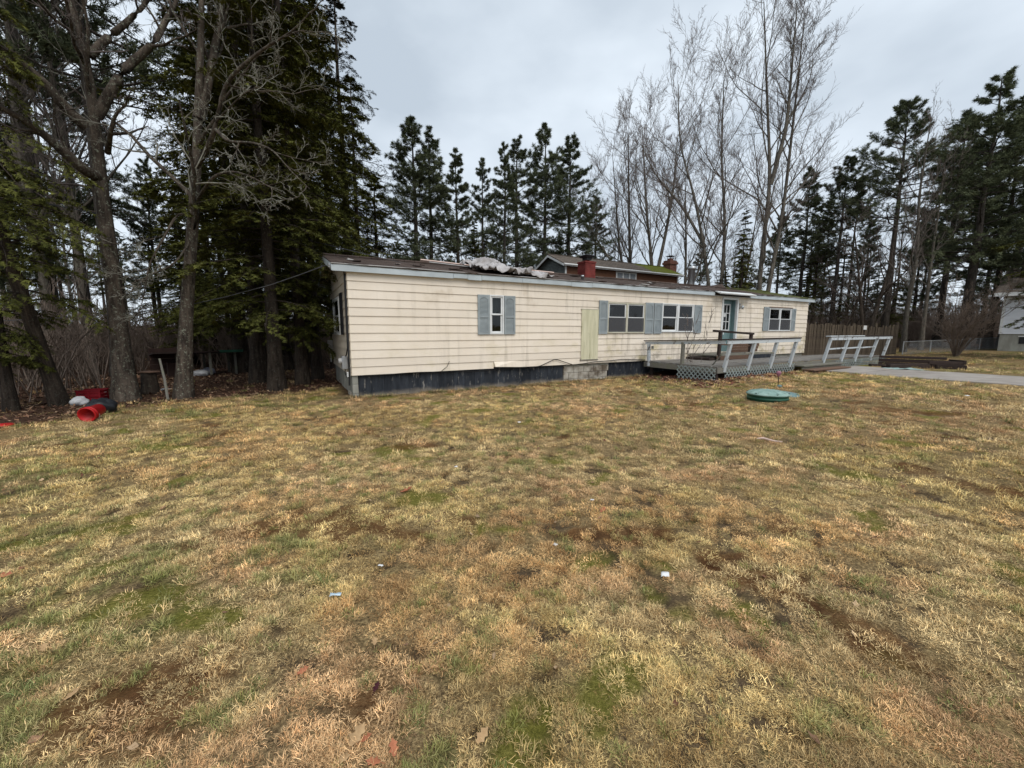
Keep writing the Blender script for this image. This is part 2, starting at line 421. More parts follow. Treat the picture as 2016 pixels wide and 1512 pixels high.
# ---------------------------------------------------------------- ground, lawn, path
EDGE = np.array([(-30, -6), (-12, 1.5), (-9.2, 4.6), (-8.5, 6.4), (-8.1, 7.2), (-7.9, 8.4), (-7.2, 9.4), (-5.6, 10.2), (-5.0, 11.0), (-4.6, 12.5)])
def wood_dist(x, y):
    """positive inside the wood on the left (leaf floor), metres from the lawn edge"""
    x = np.asarray(x, float); y = np.asarray(y, float)
    best = np.full(x.shape, 1e9); sign = np.ones(x.shape)
    for (ax, ay), (bx, by) in zip(EDGE[:-1], EDGE[1:]):
        dx, dy = bx - ax, by - ay
        t = np.clip(((x - ax) * dx + (y - ay) * dy) / (dx * dx + dy * dy), 0, 1)
        d = np.hypot(x - ax - t * dx, y - ay - t * dy)
        cr = dx * (y - ay) - dy * (x - ax)
        upd = d < best
        best = np.where(upd, d, best); sign = np.where(upd, np.sign(cr), sign)
    return best * sign
def fields(x, y):
    x = np.asarray(x, float); y = np.asarray(y, float)
    s, t = toloc(x, y)
    big = fbm(x * .38 + 7, y * .38, 21, 3); mid = fbm(x * 1.2, y * 1.2, 31, 4); fin = fbm(x * 4.6, y * 4.6, 41, 3); fn2 = fbm(x * 7.5, y * 7.5, 43, 3)
    green = sstep(.575, .675, .25 * mid + .55 * fn2 + .20 * big + .045 * sstep(2.5, 5, x) * sstep(6.5, 9, y)
                  + .04 * sstep(2.4, 1.5, y) * sstep(.5, -.3, x) + .02 * sstep(-.5, -2.5, x) * sstep(5.0, 3, y))
    dirt = sstep(.555, .66, .22 * fbm(x * 1.5 + 40, y * 1.5, 51, 4) + .40 * fbm(x * 5.6 + 9, y * 5.6, 61, 3) + .38 * fbm(x * 13, y * 13, 65, 2)
                 + .05 * np.exp(-((x - .8) ** 2 / 2.2 + (y - 4.4) ** 2 / 1.2)) + .04 * np.exp(-((x - 1.2) ** 2 / 1.5 + (y - 2.6) ** 2 / .8)))
    moss = sstep(.66, .73, fbm(x * 1.9 + 90, y * 1.9, 71, 4) + .05 * sstep(-.3, -1.6, x) * sstep(4, 2, y))
    wd = wood_dist(x, y) + .7 * (fbm(x * 1.3, y * 1.3, 81, 3) - .5)
    litter = sstep(-.25, .45, wd)
    litter = np.maximum(litter, sstep(4.6, 5.6, t + .6 * mid) * sstep(23, 22, s))           # behind the home
    litter = np.maximum(litter, sstep(6.5, 9, t + .6 * mid) * sstep(22, 23, s))                               # far wood on the right
    litter = np.maximum(litter, sstep(27, 30, y + 1.5 * mid) * sstep(18, 21, x))
    # strip of leaves along the foot of the deck and soil under the home
    dk = sstep(8.6, 9.3, s) * sstep(15.4, 14.6, s) * sstep(-3.25 - .9 * (mid - .5), -2.8, t)
    dk = np.maximum(dk, sstep(-.25, .05, t + .25 * (fin - .5)) * sstep(-.3, .1, s) * sstep(21, 20, s) * sstep(5, 4.4, t))
    litter = np.maximum(litter, dk)
    rust = np.exp(-((x + .62) ** 2 / .02 + (y - 1.55) ** 2 / .05)) + .9 * np.exp(-((x + 2.9) ** 2 / .10 + (y - 6.15) ** 2 / .02)) \
        + sstep(.7, .74, fbm(x * 1.3 + 31, y * 1.3, 91, 3))
    return green, dirt, moss, litter, np.clip(rust * (.4 + fin), 0, 1)
def axis(lo, hi, d0, dense_lo, dense_hi, grow):
    a = list(np.arange(dense_lo, dense_hi + 1e-6, d0))
    d = d0; v = dense_hi
    while v < hi: d *= grow; v += d; a.append(v)
    d = d0; v = dense_lo
    while v > lo: d *= grow; v -= d; a.insert(0, v)
    return np.array(a)
gx = axis(-420, 420, .07, -8.6, 9.0, 1.09); gy = axis(-60, 460, .07, .7, 10.5, 1.07)
GX, GY = np.meshgrid(gx, gy)
fg, fd, fm, fl, fr = fields(GX, GY)
GZ = gh(GX, GY) + (.012 * (fbm(GX * 9, GY * 9, 7, 3) - .5) - .018 * fd) * (np.hypot(GX, GY) < 14)
nV, nU = GX.shape
ii = np.arange(nV * nU).reshape(nV, nU)
gf = np.stack([ii[:-1, :-1], ii[:-1, 1:], ii[1:, 1:], ii[1:, :-1]], -1).reshape(-1, 4)
t = NT('lawn_soil')
mk_ = t.attr('tint'); sx_ = t.new('SeparateColor'); t.l.new(mk_, sx_.inputs[0])
a2 = t.new('Attribute', attribute_name='tint2'); sx2 = t.new('SeparateColor'); t.l.new(a2.outputs['Color'], sx2.inputs[0])
P_ = t.tc('World')
n1 = t.noise(55, 4, .7, vec=P_); n2 = t.noise(9, 5, .65, vec=P_); n3 = t.noise(1.1, 4, .6, vec=P_)
c = t.ramp(n1, (.30, (.045, .032, .020)), (.50, (.24, .172, .09)), (.72, (.50, .37, .20)))
c = t.mix(1.0, c, t.ramp(n2, (.3, (.72, .70, .66)), (.7, (1.2, 1.2, 1.15))), 'MULTIPLY')
c = t.mix(1.0, c, t.ramp(n3, (.35, (.92, .90, .92)), (.65, (1.08, 1.08, .98))), 'MULTIPLY')
gcol = t.ramp(n1, (.3, (.035, .045, .013)), (.7, (.155, .17, .055)))
c = t.mix(t.math('MULTIPLY', sx_.outputs[0], .62), c, gcol)
dcol = t.ramp(n2, (.3, (.035, .024, .016)), (.7, (.115, .08, .052)))
c = t.mix(t.math('MULTIPLY', sx_.outputs[1], .85), c, dcol)
mcol = t.ramp(n1, (.3, (.075, .08, .008)), (.7, (.21, .205, .03)))
c = t.mix(t.math('MULTIPLY', sx2.outputs[0], .75), c, mcol)
rcol = t.ramp(n2, (.3, (.07, .028, .01)), (.7, (.17, .075, .026)))
c = t.mix(t.math('MULTIPLY', sx2.outputs[1], .8), c, rcol)
lcol = t.ramp(n1, (.3, (.022, .012, .008)), (.5, (.072, .04, .026)), (.72, (.16, .098, .064)))
lcol = t.mix(1.0, lcol, t.ramp(n2, (.3, .7), (.7, 1.25)), 'MULTIPLY')
c = t.mix(sx_.outputs[2], c, lcol)
t.bump(t.math('ADD', n1, n2), .9, .03)
M['ground'] = t.done(c, .95, .08)
gme = np_mesh('ground', np.stack([GX, GY, GZ], -1).reshape(-1, 3), [gf], M['ground'], True,
              np.stack([fg, fd, fl, np.ones_like(fg)], -1).reshape(-1, 4))
a_ = gme.attributes.new('tint2', 'FLOAT_COLOR', 'POINT')
a_.data.foreach_set('color', np.stack([fm, fr, fm * 0, fm * 0 + 1], -1).astype(np.float32).ravel())
ground = tag(link('ground', gme), kind='structure')

# concrete path running out from the deck steps
path = tag(empty('path', (HX, HY, 0), HROT), kind='structure')
pm = None
for k in range(14):
    d0, d1 = 3.02 + k * 1.22, 3.02 + (k + 1) * 1.22 - .012
    s0, s1 = 14.85 + .04 * rnd.random() + .045 * k, 18.0 + .03 * rnd.random() + .02 * k
    wx, wy = toworld((s0 + s1) / 2, -(d0 + d1) / 2)
    z = gz(wx, wy) + .012 + rnd.uniform(-.006, .008)
    MB().box(s0, s1, -d1, -d0, z - .12, z + .02).build('slab', M['pathconc'], path, bevel=.012)

# ------- grass: tufts placed by geometry nodes
def tuft(name, n, rad, h0, h1, lean0, lean1, w, seed, wander=.8, dip=.5):
    r = np.random.default_rng(seed)
    rr = rad * np.sqrt(r.random(n)); an = r.random(n) * 6.283
    p = np.stack([rr * np.cos(an), rr * np.sin(an), r.uniform(-.004, .008, n)], -1)
    L = r.uniform(h0, h1, n); az = an + r.normal(0, 1.1, n); ln = r.uniform(lean0, lean1, n); up = np.array([0, 0, 1.]); rows = []
    wv = w * r.uniform(.6, 1.3, n)
    for k, wf in enumerate((1, .95, .7, 0)):
        sd_ = np.stack([-np.sin(az), np.cos(az), np.zeros(n)], -1) * (wv * wf)[:, None]
        rows.append((p - sd_, p + sd_) if k < 3 else (p,))
        d = np.stack([np.cos(az), np.sin(az), np.zeros(n)], -1) * np.sin(ln)[:, None] + up * np.cos(ln)[:, None]
        p = p + d * (L / 3)[:, None]; p[:, 2] = np.maximum(p[:, 2], .002)
        az = az + r.normal(0, wander, n); ln = np.clip(ln + r.normal(dip * .55, .45, n), 0, 2.1)
    V = np.stack([q for row in rows for q in row], 1).reshape(-1, 3); b = np.arange(n)[:, None] * 7
    q = np.concatenate([b + np.array([[0, 1, 3, 2]]), b + np.array([[2, 3, 5, 4]])]); tr = b + np.array([[4, 5, 6]])
    g = r.uniform(.30, 1.62, n); wm = r.uniform(-.06, .06, n); tc_ = np.stack([g * (1 + wm), g, g * (1 - wm), np.ones(n)], -1)
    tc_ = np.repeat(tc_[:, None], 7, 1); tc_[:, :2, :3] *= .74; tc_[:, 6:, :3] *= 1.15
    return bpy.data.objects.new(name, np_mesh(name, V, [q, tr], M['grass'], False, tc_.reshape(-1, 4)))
t = NT('grass_blades')
c = t.mix(1.0, t.attr('tint'), t.attr('gcol', 'INSTANCER'), 'MULTIPLY')
m_ = t.m; df_ = t.new('BsdfDiffuse'); t.l.new(c, df_.inputs['Color']); t.l.new(df_.outputs[0], t.n['Material Output'].inputs['Surface'])
M['grass'] = m_
tcol = bpy.data.collections.new('grass_tufts')
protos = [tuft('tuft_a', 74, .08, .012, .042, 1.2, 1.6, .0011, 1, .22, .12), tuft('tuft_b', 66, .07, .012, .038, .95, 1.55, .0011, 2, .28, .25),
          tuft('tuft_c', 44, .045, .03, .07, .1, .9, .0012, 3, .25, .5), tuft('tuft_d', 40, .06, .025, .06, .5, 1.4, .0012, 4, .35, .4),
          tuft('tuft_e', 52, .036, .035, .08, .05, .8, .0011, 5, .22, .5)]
for o in protos: tcol.objects.link(o)
def scatter(n, r0, r1, half=1.02):
    rr = np.sqrt(rng.random(n) * (r1 * r1 - r0 * r0) + r0 * r0); an = rng.uniform(-half, half, n)
    return rr * np.sin(an), rr * np.cos(an)
GP = {k: [] for k in ('co', 'rot', 'scl', 'idx', 'col')}
for n, r0, r1, sc_ in ((16000, .9, 2.6, .70), (23000, 2.6, 5.2, .85), (21000, 5.2, 9.5, 1.2), (21000, 9.5, 17, 1.7), (9000, 17, 34, 2.6)):
    x, y = scatter(n, r0, r1)
    g, d, ms, lt, ru = fields(x, y); s_, t_ = toloc(x, y)
    keep = (rng.random(n) > .93 * lt) & (rng.random(n) > .80 * d) & (rng.random(n) > .7 * ms) & (rng.random(n) > .6 * ru)
    keep &= ~((t_ > -.1) & (t_ < 4.4) & (s_ > -.1) & (s_ < 20.8)) & ~((s_ > 9.4) & (s_ < 21.6) & (t_ > -3.0) & (t_ < 0))
    keep &= ~((s_ > 14.7) & (s_ < 18.3) & (t_ < -2.9)) & (np.hypot(x - 5.62, y - 8.62) > .45)
    clump = .65 * fbm(x * 24, y * 24, 161, 2) + .35 * fbm(x * 8, y * 8, 163, 2) if r1 < 10 else fbm(x * 9, y * 9, 161, 3)
    keep &= rng.random(n) < sstep(.40, .57, clump) * .95 + .05
    x, y, g, d, ms, lt = (q[keep] for q in (x, y, g, d, ms, lt)); m = len(x)
    isg = rng.random(m) < .85 * g + .035
    tone = fbm(x * .9 + 3, y * .9, 101, 3)[:, None]; tone2 = (.5 * fbm(x * 3.1, y * 3.1, 111, 3) + .5 * fbm(x * 12, y * 12, 113, 2))[:, None]
    tan = np.array([.74, .52, .255]) * (1 - tone) + np.array([.88, .675, .345]) * tone
    tan = tan * (.48 + 1.0 * tone2)
    brn = sstep(.50, .62, .6 * fbm(x * .7 + 17, y * .7, 131, 3) + .4 * fbm(x * 2.6, y * 2.6, 141, 3) + .07 * np.exp(-((x - 1.2) ** 2 / 3. + (y - 4.8) ** 2 / 3.)))[:, None]
    tan = tan * (1 - brn * np.array([.27, .29, .28]))
    yel = sstep(.52, .66, fbm(x * .6 + 70, y * .6, 151, 3))[:, None]; tan = tan * (1 + yel * np.array([.03, .03, -.10]))
    pk = (fbm(x * 1.6 + 60, y * 1.6, 121, 3)[:, None] > .56); tan = np.where(pk, tan * np.array([1.06, .94, .98]), tan)
    gr = np.array([.155, .185, .07]) * (.75 + .7 * rng.random((m, 1))) + np.array([.09, .07, .0]) * rng.random((m, 1))
    half = rng.random((m, 1)) * .5
    cc = np.where(isg[:, None], gr * (1 - half) + tan * half, tan * (1 + .30 * rng.normal(size=(m, 1))).clip(.35, 1.6) * np.where(rng.random((m, 1)) < .18, np.array([.62, .55, .5]), 1.0))
    cc = np.where((d > .5)[:, None] & ~isg[:, None], cc * np.array([.72, .66, .62]), cc)
    idx = np.where(isg, rng.choice([2, 4, 3], m), rng.choice([0, 0, 1, 1, 3, 2], m))
    GP['co'].append(np.stack([x, y, gh(x, y) - .004], -1)); GP['idx'].append(idx); GP['col'].append(cc)
    GP['rot'].append(np.stack([rng.normal(0, .12, m), rng.normal(0, .12, m), rng.random(m) * 6.283], -1))
    GP['scl'].append(sc_ * rng.uniform(.65, 1.25, m) * np.where(isg, 1.0, .95))
# rank tufts and weeds along the foot of the skirting
m = 900; s_ = rng.uniform(-.2, 9.6, m); t_ = rng.uniform(-.14, .035, m); x, y = toworld(s_, t_)
wk = rng.random(m) < fbm(s_ * 2.2, t_ * 0, 171, 3) * 1.1; x, y = x[wk], y[wk]; m = len(x)
GP['co'].append(np.stack([x, y, gh(x, y) - .004], -1)); GP['idx'].append(rng.choice([2, 3, 4, 1], m)); GP['scl'].append(rng.uniform(.8, 2.0, m))
GP['col'].append(np.where(rng.random((m, 1)) < .25, np.array([.15, .17, .06]), np.array([.50, .37, .20])) * rng.uniform(.5, 1.2, (m, 1)))
GP['rot'].append(np.stack([rng.normal(0, .15, m), rng.normal(0, .15, m), rng.random(m) * 6.283], -1))
GP = {k: np.concatenate(v) for k, v in GP.items()}
lme = bpy.data.meshes.new('grass'); nP = len(GP['co'])
lme.vertices.add(nP); lme.vertices.foreach_set('co', GP['co'].astype(np.float32).ravel())
for nm, ty, key, fld in (('rot', 'FLOAT_VECTOR', 'rot', 'vector'), ('scl', 'FLOAT', 'scl', 'value'), ('idx', 'INT', 'idx', 'value')):
    a = lme.attributes.new(nm, ty, 'POINT'); a.data.foreach_set(fld, np.ascontiguousarray(GP[key], np.int32 if ty == 'INT' else np.float32).ravel())
a = lme.attributes.new('gcol', 'FLOAT_COLOR', 'POINT')
a.data.foreach_set('color', np.concatenate([GP['col'], np.ones((nP, 1))], 1).astype(np.float32).ravel())
lme.update()
grass = tag(link('grass', lme), 'short matted tan and green winter grass covering the lawn', 'grass', kind='stuff')
ng = bpy.data.node_groups.new('grass_nodes', 'GeometryNodeTree')
ng.interface.new_socket('Geometry', in_out='INPUT', socket_type='NodeSocketGeometry')
ng.interface.new_socket('Geometry', in_out='OUTPUT', socket_type='NodeSocketGeometry')
gi, go = ng.nodes.new('NodeGroupInput'), ng.nodes.new('NodeGroupOutput')
ci = ng.nodes.new('GeometryNodeCollectionInfo'); ci.inputs['Collection'].default_value = tcol
ci.inputs['Separate Children'].default_value = True; ci.inputs['Reset Children'].default_value = True
ip = ng.nodes.new('GeometryNodeInstanceOnPoints'); ip.inputs['Pick Instance'].default_value = True
def na(name, ty):
    q = ng.nodes.new('GeometryNodeInputNamedAttribute'); q.data_type = ty; q.inputs['Name'].default_value = name
    return next(o for o in q.outputs if o.enabled and o.name == 'Attribute')
e2r = ng.nodes.new('FunctionNodeEulerToRotation')
ng.links.new(gi.outputs[0], ip.inputs['Points']); ng.links.new(ci.outputs[0], ip.inputs['Instance'])
ng.links.new(na('idx', 'INT'), ip.inputs['Instance Index']); ng.links.new(na('rot', 'FLOAT_VECTOR'), e2r.inputs[0])
ng.links.new(e2r.outputs[0], ip.inputs['Rotation']); ng.links.new(na('scl', 'FLOAT'), ip.inputs['Scale'])
ng.links.new(ip.outputs[0], go.inputs[0])
grass.modifiers.new('tufts', 'NODES').node_group = ng
# ---------------------------------------------------------------- mobile home
home = empty('mobile_home', (HX, HY, 0), HROT, 'long cream sided mobile home with blue-grey shutters and worn brown roof', 'mobile home')
LEN, WID, ZB, ZT = 20.56, 4.17, .548, 2.95
OPEN = [(3.65, 4.03, 1.53, 2.55), (7.93, 8.73, 1.55, 2.50), (8.79, 9.58, 1.55, 2.50), (10.49, 11.29, 1.58, 2.55), (11.35, 12.17, 1.58, 2.55),
        (13.95, 14.93, .70, 2.87), (17.30, 18.12, 1.62, 2.58), (18.18, 19.05, 1.62, 2.58)]
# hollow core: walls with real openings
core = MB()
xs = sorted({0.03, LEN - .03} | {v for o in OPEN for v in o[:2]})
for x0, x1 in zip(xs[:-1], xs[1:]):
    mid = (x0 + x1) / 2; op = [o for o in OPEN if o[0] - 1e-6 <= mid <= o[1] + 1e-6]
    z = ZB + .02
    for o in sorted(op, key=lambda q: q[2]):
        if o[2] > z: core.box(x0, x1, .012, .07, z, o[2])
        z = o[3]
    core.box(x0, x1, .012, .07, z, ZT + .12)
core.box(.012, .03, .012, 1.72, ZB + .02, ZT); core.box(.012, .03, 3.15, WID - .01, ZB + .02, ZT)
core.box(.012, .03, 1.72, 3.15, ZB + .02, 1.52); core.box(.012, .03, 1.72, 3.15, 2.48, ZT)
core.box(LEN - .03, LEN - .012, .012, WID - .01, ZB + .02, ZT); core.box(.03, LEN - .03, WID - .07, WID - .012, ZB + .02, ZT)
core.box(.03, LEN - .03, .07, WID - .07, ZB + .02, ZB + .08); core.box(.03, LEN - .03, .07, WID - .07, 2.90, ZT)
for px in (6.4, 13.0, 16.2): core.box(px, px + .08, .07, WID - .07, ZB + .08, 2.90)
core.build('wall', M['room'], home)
NC = 12
def course(x0, x1, k, side='front', tear=None, clip=None):
    """one overlapping siding board, clip = (zlo, zhi) where an opening cuts it"""
    z0, z1 = ZB + k * .2003, ZB + (k + 1) * .2003 + .012
    c0, c1 = clip or (z0, z1); f0, f1 = (c0 - z0) / (z1 - z0), (c1 - z0) / (z1 - z0)
    n = max(2, int((x1 - x0) / .7) + 1); xx = np.linspace(x0, x1, n)
    V, Fq = [], []
    for x in xx:
        wz = .007 * (vnoise(x * .55, k * 3.1, 5) - .5) + .004 * (vnoise(x * 2.1, k, 6) - .5); wy = .008 * (vnoise(x * .8, k * 1.7, 9) - .5)
        yb, yt = -.026 + wy, -.007 + wy * .3
        ya, yc = yb + (yt - yb) * f0, yb + (yt - yb) * f1; zb, zc = c0 + wz, c1 + wz * .5
        if tear:
            a = max(0, 1 - abs(x - tear) / 1.2); zb += .05 * a * a; ya -= .09 * a ** 1.5
        prof = [(.012, zb), (ya, zb), (yc, min(zc, ZT + .1)), (.012, min(zc, ZT + .1))]
        if side == 'front': V += [(x, y, z) for y, z in prof]
        else: V += [(y, x, z) for y, z in prof]
    for i in range(n - 1):
        for a in range(4):
            b = (a + 1) % 4
            q = (4*i+a, 4*i+b, 4*i+4+b, 4*i+4+a)
            Fq.append(q if side == 'front' else q[::-1])
    Fq += [(0, 3, 2, 1), (4*n-4, 4*n-3, 4*n-2, 4*n-1)]
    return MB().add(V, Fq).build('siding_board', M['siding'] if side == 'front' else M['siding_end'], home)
PAIRS = [OPEN[0], (7.93, 9.58, 1.55, 2.50), (10.49, 12.17, 1.58, 2.55), OPEN[5], (17.30, 19.05, 1.62, 2.58)]
for k in range(NC):
    z0, z1 = ZB + k * .2003, ZB + (k + 1) * .2003
    cuts = []
    for o in PAIRS:
        lo, hi = o[2] - .028, o[3] + .028
        if z1 > lo and z0 < hi:
            a, b = o[0] - .028, o[1] + .028; cuts.append((a, b))
            if z0 < lo - .01: course(a + .002, b - .002, k, clip=(z0, lo))
            if z1 > hi + .01: course(a + .002, b - .002, k, clip=(hi, z1 + .012))
    segs, x = [], 0.0
    for c0, c1 in sorted(cuts):
        if c0 - x > .02: segs.append((x, c0))
        x = max(x, c1)
    segs.append((x, LEN))
    if k == 0: segs = [(0.0, 3.74), (3.75, 7.1), (7.11, LEN)]
    for a, b in segs: course(a, b, k, tear=(3.75 if (k == 0 and abs(a - 3.75) < .01) else None))
    # left end wall
    lo, hi = 1.492, 2.508
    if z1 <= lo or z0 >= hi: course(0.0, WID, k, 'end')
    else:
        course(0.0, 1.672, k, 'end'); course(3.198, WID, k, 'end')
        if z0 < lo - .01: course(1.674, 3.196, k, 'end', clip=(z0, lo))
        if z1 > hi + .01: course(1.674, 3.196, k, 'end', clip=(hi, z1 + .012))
# gable boards over the end wall
RZ = 3.62; EZ = 3.12
def gz_at(y): return ZT + .02 + (RZ - .10 - ZT) * (1 - abs(y - WID / 2) / (WID / 2 + .2))
for k in range(3):
    z0, z1 = ZT + k * .2, ZT + (k + 1) * .2
    h0 = max(0, (WID / 2 + .2) * (1 - (z0 - ZT - .02) / (RZ - .10 - ZT))); h1 = max(.02, (WID / 2 + .2) * (1 - (z1 - ZT - .02) / (RZ - .10 - ZT)))
    h0, h1 = min(h0, WID / 2), min(h1, WID / 2); c = WID / 2
    if h1 < .03 and h0 < .2: continue
    MB().prism([(c - h0, z0), (c + h0, z0), (c + h1, z1), (c - h1, z1)], -.022 + .004 * k, .012, 'x').build('gable_board', M['siding_end'], home)
# roof: two slopes with sag and torn edge
def roof_slope(y_e, y_r, name):
    nx, ny = 110, 9
    V = []
    for i in range(nx + 1):
        x = -.33 + (LEN + .66) * i / nx
        for j in range(ny + 1):
            f = j / ny; y = y_e + (y_r - y_e) * f
            z = EZ + (RZ - EZ) * f + .03 * (vnoise(x * .5, f * 3, 33) - .5) + .018 * (vnoise(x * 3, f * 9, 35) - .5)
            if j == 0: y -= math.copysign(.02 * vnoise(x * 6, 1, 37), y_r - y_e)
            V.append((x, y, z))
    nA = len(V); V += [(x, y, z - .035) for x, y, z in V]
    F = []
    for i in range(nx):
        for j in range(ny):
            a = i * (ny + 1) + j; q = (a, a + ny + 1, a + ny + 2, a + 1)
            F.append(q if y_r > y_e else q[::-1]); F.append(tuple(v + nA for v in (q[::-1] if y_r > y_e else q)))
        a = i * (ny + 1); F.append((a, a + nA, a + ny + 1 + nA, a + ny + 1))
    for j in range(ny):
        F.append((j, j + 1, j + 1 + nA, j + nA)); a = nx * (ny + 1) + j; F.append((a, a + nA, a + 1 + nA, a + 1))
    return MB().add(V, F).build(name, M['roof'], home)
roof_slope(-.13, WID / 2, 'roof_slope'); roof_slope(WID + .13, WID / 2, 'roof_slope')
rc = MB()
rc.tube([(-.34 + (LEN + .68) * i / 40, WID / 2, RZ + .012 + .012 * (vnoise(i * .9, 0, 3) - .5)) for i in range(41)], .045, 6)
rc.build('ridge_cap', M['roof'], home)
# lifted shingles and slivers
for k in range(26):
    x = rnd.uniform(-.2, 14); f = rnd.uniform(.05, .9); y = -.13 + (WID / 2 + .13) * f; z = EZ + (RZ - EZ) * f
    w, d_ = rnd.uniform(.12, .4), rnd.uniform(.05, .13)
    MB().add([(x, y, z + .015), (x + w, y + .01, z + .02), (x + w, y - d_, z + rnd.uniform(.01, .05) - d_ * .2), (x + .02, y - d_, z + rnd.uniform(.01, .07) - d_ * .2),
              (x, y, z), (x + w, y + .01, z), (x + w, y - d_, z), (x + .02, y - d_, z)],
             [(3, 2, 1, 0), (4, 5, 6, 7), (0, 1, 5, 4), (1, 2, 6, 5), (2, 3, 7, 6), (3, 0, 4, 7)]).build('lifted_shingle', M['roof'] if k % 3 else M['flash'], home)
# fascia in lengths, drip edge, soffits, barge boards
fj = [-.33, 2.55, 2.95, 3.35, 4.62, 6.35, 7.15, 8.65, 10.55, 13.28, 15.6, 17.6, 19.6, LEN + .33]
for i, (a, b) in enumerate(zip(fj[:-1], fj[1:])):
    if a == 13.28: continue
    dz = (-.012, .006, -.02, .0, .004, -.01, .006, 0, .008, 0, -.004, .004, 0)[i]
    MB().box(a + .003, b - .003, -.125, -.10, 2.945 + dz, 3.088 + dz * .3).build('fascia_board', M['fascia'], home, bevel=.004)
MB().tube([(-.34 + (LEN + .68) * i / 60, -.135, 3.103 + .008 * (vnoise(i * .7, 2, 3) - .5)) for i in range(61)], .011, 5).build('drip_edge', M['flash'], home)
MB().box(-.31, LEN + .31, -.10, .0, 2.950, 2.962).build('soffit', M['white'], home)
MB().box(-.31, LEN + .31, WID, WID + .12, 2.95, 3.09).build('rear_fascia', M['fascia'], home)
for x0, x1 in ((-.335, -.31), (LEN + .31, LEN + .335)):
    for ya, yb in ((-.13, WID / 2), (WID + .13, WID / 2)):
        MB().prism([(ya, EZ - .17), (ya, EZ - .03), (yb, RZ - .035), (yb, RZ - .175)], x0, x1, 'x').build('barge_board', M['fascia'], home)
for ya, yb in ((-.1, WID / 2), (WID + .1, WID / 2)):
    MB().prism([(ya, EZ - .075), (ya, EZ - .06), (yb, RZ - .065), (yb, RZ - .08)], -.31, -.005, 'x').build('rake_soffit', M['siding_end'], home)
    MB().prism([(ya, EZ - .075), (ya, EZ - .06), (yb, RZ - .065), (yb, RZ - .08)], LEN + .005, LEN + .31, 'x').build('rake_soffit', M['siding_end'], home)
MB().prism([(0, ZT), (WID, ZT), (WID / 2, RZ - .06)], LEN - .02, LEN, 'x').build('gable_wall', M['siding_end'], home)
MB().prism([(0.02, ZT), (WID - .02, ZT), (WID / 2, RZ - .08)], .012, .03, 'x').build('gable_wall', M['room'], home)
for k in range(NC):
    z0 = ZB + k * .2003
    MB().add([(LEN - .012, 0, z0), (LEN + .025, 0, z0), (LEN + .006, 0, z0 + .205), (LEN - .012, 0, z0 + .205), (LEN - .012, WID, z0), (LEN + .025, WID, z0), (LEN + .006, WID, z0 + .205), (LEN - .012, WID, z0 + .205)],
             [(0, 1, 2, 3), (7, 6, 5, 4), (0, 4, 5, 1), (1, 5, 6, 2), (2, 6, 7, 3), (3, 7, 4, 0)]).build('siding_board', M['siding_end'], home)
MB().box(.02, LEN - .02, WID - .012, WID + .01, ZB, ZT).build('rear_wall', M['siding_end'], home)
# little white awning gutter over the door
aw = MB(); aw.add([(13.25, -.13, 3.13), (15.62, -.13, 3.13), (15.62, -.34, 3.055), (13.25, -.36, 3.065), (13.25, -.13, 3.11), (15.62, -.13, 3.11), (15.62, -.34, 2.99), (13.25, -.36, 3.0)],
       [(3, 2, 1, 0), (4, 5, 6, 7), (0, 1, 5, 4), (1, 2, 6, 5), (2, 3, 7, 6), (3, 0, 4, 7)])
awn = aw.build('door_awning', M['white'], home)
for q in (-.20, -.27): MB().tube([(13.26, q, 3.113 + (q + .13) * .32), (15.6, q, 3.113 + (q + .13) * .34)], .008, 4).build('awning_rib', M['flash'], awn)
MB().tube([(13.25, -.36, 3.04), (15.62, -.345, 3.03)], .03, 6).build('gutter_lip', M['white'], awn)

def window(x0, x1, z0, z1, casing=None, screen=True, half=.48, end=False, open_=0.0):
    """double hung window > sashes, panes"""
    def P(mb_boxes, name, m, par):
        b = MB()
        for (a0, a1, y0, y1, c0, c1) in mb_boxes:
            if end: b.box(y0, y1, a0, a1, c0, c1)
            else: b.box(a0, a1, y0, y1, c0, c1)
        return b.build(name, m, par, bevel=.003 if name != 'pane' else 0)
    fw = .045
    w = P([(x0 - .03, x0 + .012, -.05, .06, z0 - .03, z1 + .03), (x1 - .012, x1 + .03, -.05, .06, z0 - .03, z1 + .03),
           (x0 + .012, x1 - .012, -.05, .06, z1 - .012, z1 + .03), (x0 + .012, x1 - .012, -.06, .06, z0 - .03, z0 + .012)], 'window', M['casing'] if casing else M['white'], home)
    zm = z0 + (z1 - z0) * (1 - half) if False else (z0 + z1) / 2 + .01
    a0, a1 = x0 + .012, x1 - .012
    for nm, lo, hi, dy in (('upper', zm - .02, z1 - .012, -.028), ('lower', z0 + .012, zm + .02, -.008)):
        sash = P([(a0, a0 + fw, dy, dy + .024, lo, hi), (a1 - fw, a1, dy, dy + .024, lo, hi), (a0 + fw, a1 - fw, dy, dy + .024, hi - fw * .8, hi), (a0 + fw, a1 - fw, dy, dy + .024, lo, lo + fw)], 'sash', M['white'], w)
        P([(a0 + fw, a1 - fw, dy + .010, dy + .014, lo + fw, hi - fw * .8)], 'pane', M['glass'], w)
        if nm == 'lower' and screen: P([(a0 + .01, a1 - .01, -.042, -.040, lo, hi - .02)], 'insect_screen', M['screen'], w)
    return w
